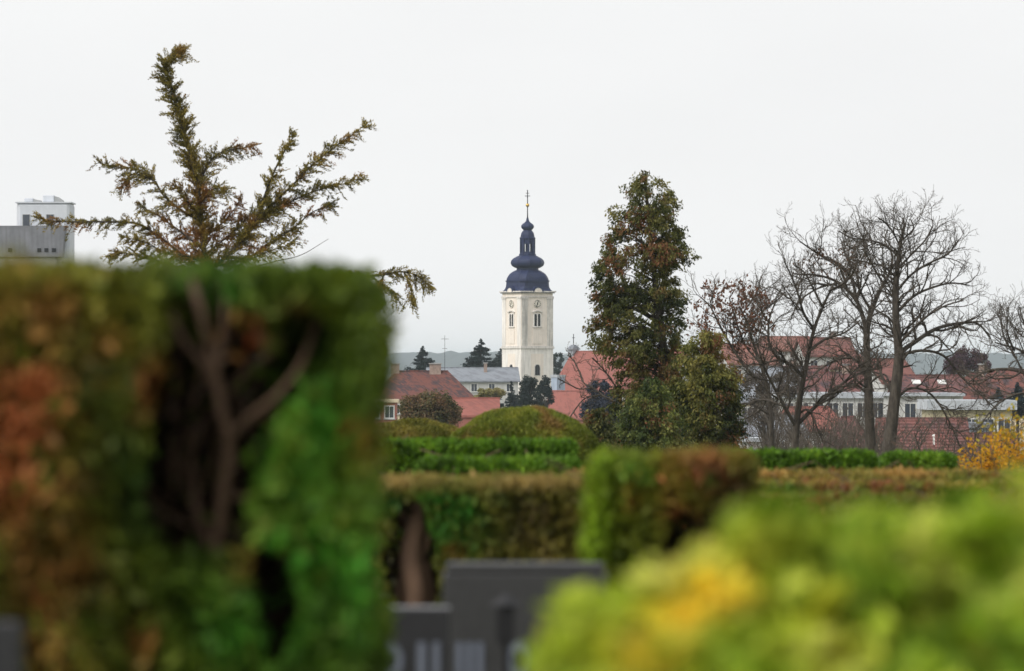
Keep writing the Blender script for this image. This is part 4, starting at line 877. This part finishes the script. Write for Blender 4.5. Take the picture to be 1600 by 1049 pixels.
def dome(name, label, px, pyt, hw, D, ry, cols, seed, leaf, cover=4, bamt=.36, cat='shrub'):
    r = np.random.default_rng(seed); K = FPX/D; base = gz(D); top = PZ(pyt, D) - base; a = hw/K
    e = empty(name, (PX(px, D), D, base)); tag(e, label, cat); n = int(2*math.pi*a*a*1.3*cover/(leaf*leaf*.2))
    v = unit(r.normal(size=(n, 3))); v[:, 2] = np.abs(v[:, 2]); zz = top*ry
    p = v*np.array([a, a, zz]) + np.array([0, 0, top - zz]); p = p*(1 + .025*fnoise(p, 1.6, seed)[:, None]*np.array([1, 1, .6])) - v*(r.exponential(.05, (n, 1)))
    sk = r.uniform(0, 1, n//2); ph = r.uniform(0, 6.283, n//2); p2 = np.stack([a*np.cos(ph), a*np.sin(ph), (top-zz)*sk], 1); v2 = np.stack([np.cos(ph), np.sin(ph), 0*ph], 1)
    p = np.concatenate([p, p2]); v = np.concatenate([v, v2]); n = len(p)
    col = palette(.5 + .25*fnoise(p, 1.3, seed+1) + r.normal(size=n)*.14, cols); f = np.clip(fnoise(p, 1.1, seed+2) + .6*fnoise(p, 3, seed+3) - 1 + bamt*1.6, 0, 1)[:, None]*.8; col = col*(1-f) + np.array((.24,.13,.045))*f
    L_ = leaf*r.uniform(.6, 1.3, n); leaf_mesh('foliage', p, unit(v*.6 + np.array([0, 0, .4]) + r.normal(size=(n, 3))*.5), unit(v*.4 + r.normal(size=(n, 3))*.7), L_, L_*.4, col, M_leaf, e)
    tb = Tubes()
    for k in range(7):
        an = k*.9; tb.add([(0, 0, -.05), (a*.3*math.cos(an), a*.3*math.sin(an), top*.4), (a*.6*math.cos(an), a*.6*math.sin(an), top*.75)], .03, .01, 5)
    stuff(tb.build('stems', M_stem, e))
GDm = [(.07,.09,.014), (.14,.175,.022), (.22,.24,.03), (.30,.27,.05)]
dome('dome_shrub', 'large clipped olive green dome shrub below the tower', 818, 637, 122, 72, .46, GDm, 91, .045)
dome('dome_shrub', 'low broad olive yellow clipped shrub left of the dome', 645, 656, 95, 78, .3, [(.08,.09,.016), (.15,.15,.025), (.23,.20,.04), (.30,.24,.055)], 92, .05, bamt=.36)

# ------------------------------------------------------------------ yellow green bush in front at the right
D = 8.0; r = np.random.default_rng(95); K = FPX/D; base = 0.0
BL = [(905, 1260, 62, 285, .02), (1480, 1250, 480, 458, .0), (1085, 1310, 265, 430, -.05), (1215, 1260, 250, 415, .05), (1640, 1250, 380, 478, .12), (1850, 1250, 400, 474, .1), (1330, 1250, 250, 428, .12)]
BL = [(a, b+8, c, d, f) for a, b, c, d, f in BL]; x0 = PX(1450, D); e = empty('golden_bush', (x0, D, base)); tag(e, 'lime green bush with golden yellow leaves blurred in the foreground', 'bush')
cs, ns = [], []
for bx_, by_, rx, ry, dy in BL:
    n = 3800; v = unit(r.normal(size=(n, 3))); up_ = v[:, 2] > 0
    ctr = np.array([PX(bx_, D) - x0, dy, PZ(by_, D)]); sz = np.stack([np.full(n, rx/K), np.full(n, .38), np.where(up_, ry/K, PZ(by_, D))], 1)
    p = ctr + v*sz*(1 - r.exponential(.05, (n, 1))); p = p + v*(.040*fnoise(p, 4.0, 3) + .02*fnoise(p, 10, 4))[:, None]; cs.append(p); ns.append(v)
p = np.concatenate(cs); v = np.concatenate(ns); k = p[:, 2] > .03; p, v = p[k], v[k]; n = len(p)
wp = p + np.array([x0, D, 0]); X, Y = unproject(wp)
col = palette(.60 + .30*fnoise(p, 3.0, 7) + .22*fnoise(p, 6, 9) + r.normal(size=n)*.1, [(.10,.19,.012), (.24,.36,.022), (.37,.47,.035), (.49,.55,.06), (.62,.62,.14)])
for (bx_, by_, rx, ry, cl, st) in ((1125, 920, 48, 30, (.95,.76,.08), 1.6), (1065, 965, 46, 30, (.95,.74,.07), 1.4), (1010, 1030, 60, 35, (.62,.46,.02), 1.0), (1290, 945, 35, 30, (.55,.50,.03), .9), (1210, 860, 60, 40, (.48,.46,.03), .7), (1480, 930, 60, 40, (.14,.12,.02), .6), (1560, 920, 60, 90, (.14,.30,.01), .6), (1310, 1030, 30, 30, (.5,.38,.03), .7)):
    f = np.clip(st*np.exp(-((X-bx_)/rx)**2 - ((Y-by_)/ry)**2), 0, 1)[:, None]*(r.uniform(0, 1, (n, 1)) < .93); col = col*(1-f) + np.array(cl)*f
L_ = .055*r.uniform(.6, 1.35, n)
leaf_mesh('foliage', p, unit(v*.4 + r.normal(size=(n, 3))*.7), unit(v*.9 + r.normal(size=(n, 3))*.55), L_, L_*.6, col, M_leaf_soft, e)
tb = Tubes()
for k in range(14):
    a = k*.7; xx = -.45 + k*.07; tb.add([(xx, 0, -.03), (xx + .05*math.cos(a), .1*math.sin(a), .55), (xx + .12*math.cos(a), .2*math.sin(a), 1.05)], .012, .004, 5)
stuff(tb.build('stems', M_stem, e))

# ------------------------------------------------------------------ gravestones
M_gran = pmat('dark_granite', (.03,.03,.034), .3, .4, 60, spec=.45); M_gran2 = pmat('grey_granite', (.04,.04,.041), .5, .35, 50, spec=.4)
M_letter = pmat('pale_lettering', (.13,.145,.185), .5, .1, 5)
def slab(name, label, px0, px1, pyt, D, th, mat, seed, cap=True, plinth=True):
    x0 = (PX(px0, D) + PX(px1, D))/2; hw = (PX(px1, D) - PX(px0, D))/2; e = empty(name, (x0, D, gz(D))); tag(e, label, 'gravestone'); H = PZ(pyt, D) - gz(D)
    MB().box(-hw, hw, 0, th, .18, H).build('stone', mat, e, bevel=.008)
    MB().box(-hw-.08, hw+.08, -.08, th+.08, 0, .178).build('plinth', M_gran2, e, bevel=.01)
    return e, hw, H
g1, hw, H = slab('gravestone', 'low dark polished gravestone with pale lettering in front of the taller one', 542, 704, 950, 17.6, .14, M_gran, 1)
g2, hw2, H2 = slab('gravestone', 'taller dark grey gravestone behind the low lettered one', 692, 950, 896, 18.6, .2, M_gran2, 2)
MB().box(-hw2+.012, hw2-.012, .01, .19, H2+.002, H2+.03).build('cap', M_gran2, g2, bevel=.006)
def marks(g, D, c, items):
    K = FPX/D; zc_ = PZ(1032, D)
    for px, wpx, hpx, kd in items:
        a, b = PX(px, D) - PX(c, D), PX(px + wpx*.8, D) - PX(c, D); z0 = zc_ - hpx/2/K; z1 = zc_ + hpx/2/K; mb = MB()
        if kd:
            n = 20; mb.rings([[((a+b)/2 + f*(b-a)/2*math.cos(q), y, zc_ + f*(z1-z0)/2*math.sin(q)) for q in np.linspace(0, 6.283, n+1)[:-1]] for f, y in ((1, -.002), (1, -.006), (.5, -.006), (.5, -.002))], cap=False)
        else: mb.box(a, b, -.006, -.001, z0, z1)
        mb.build('inscription_mark', M_letter, g)
marks(g1, 17.6, 623, ((590, 50, 56, 1), (652, 16, 56, 0), (676, 14, 56, 0)))
marks(g2, 18.6, 821, ((712, 14, 56, 0), (728, 14, 56, 0), (744, 14, 56, 0), (792, 44, 62, 1), (850, 14, 60, 0)))
D = 18.3; gl = empty('grave_lantern', (PX(790, D), D, 0.0)); tag(gl, 'slim black grave lantern standing before the taller gravestone', 'lantern')
zt = PZ(928, D); MB().lathe([(.07, 0), (.07, .03), (.012, .05), (.012, zt-.16)], 10).build('post', M_black, gl)
MB().box(-.028, .028, -.028, .028, zt-.158, zt-.04).build('lamp_body', M_black, gl)
MB().lathe([(.055, zt-.038), (.02, zt-.01), (.004, zt)], 4).build('lamp_roof', M_black, gl)
g3, hw, H = slab('gravestone', 'dark gravestone showing at the lower left edge of the big hedge', -160, 32, 972, 11.0, .12, M_gran, 3)

# ------------------------------------------------------------------ haze
M_haze = bpy.data.materials.new('haze'); M_haze.use_nodes = True; nt = M_haze.node_tree; nt.nodes.clear()
ho = N(nt, 'ShaderNodeOutputMaterial'); pv = N(nt, 'ShaderNodeVolumePrincipled'); nt.links.new(pv.outputs[0], ho.inputs['Volume'])
pv.inputs['Color'].default_value = (.80, .91, 1.0, 1); pv.inputs['Density'].default_value = 7e-5; pv.inputs['Anisotropy'].default_value = .2
hz_ = MB().box(-4700, 4700, -150, 13800, -12.5, 38).build('haze', M_haze); hz_['kind'] = 'stuff'
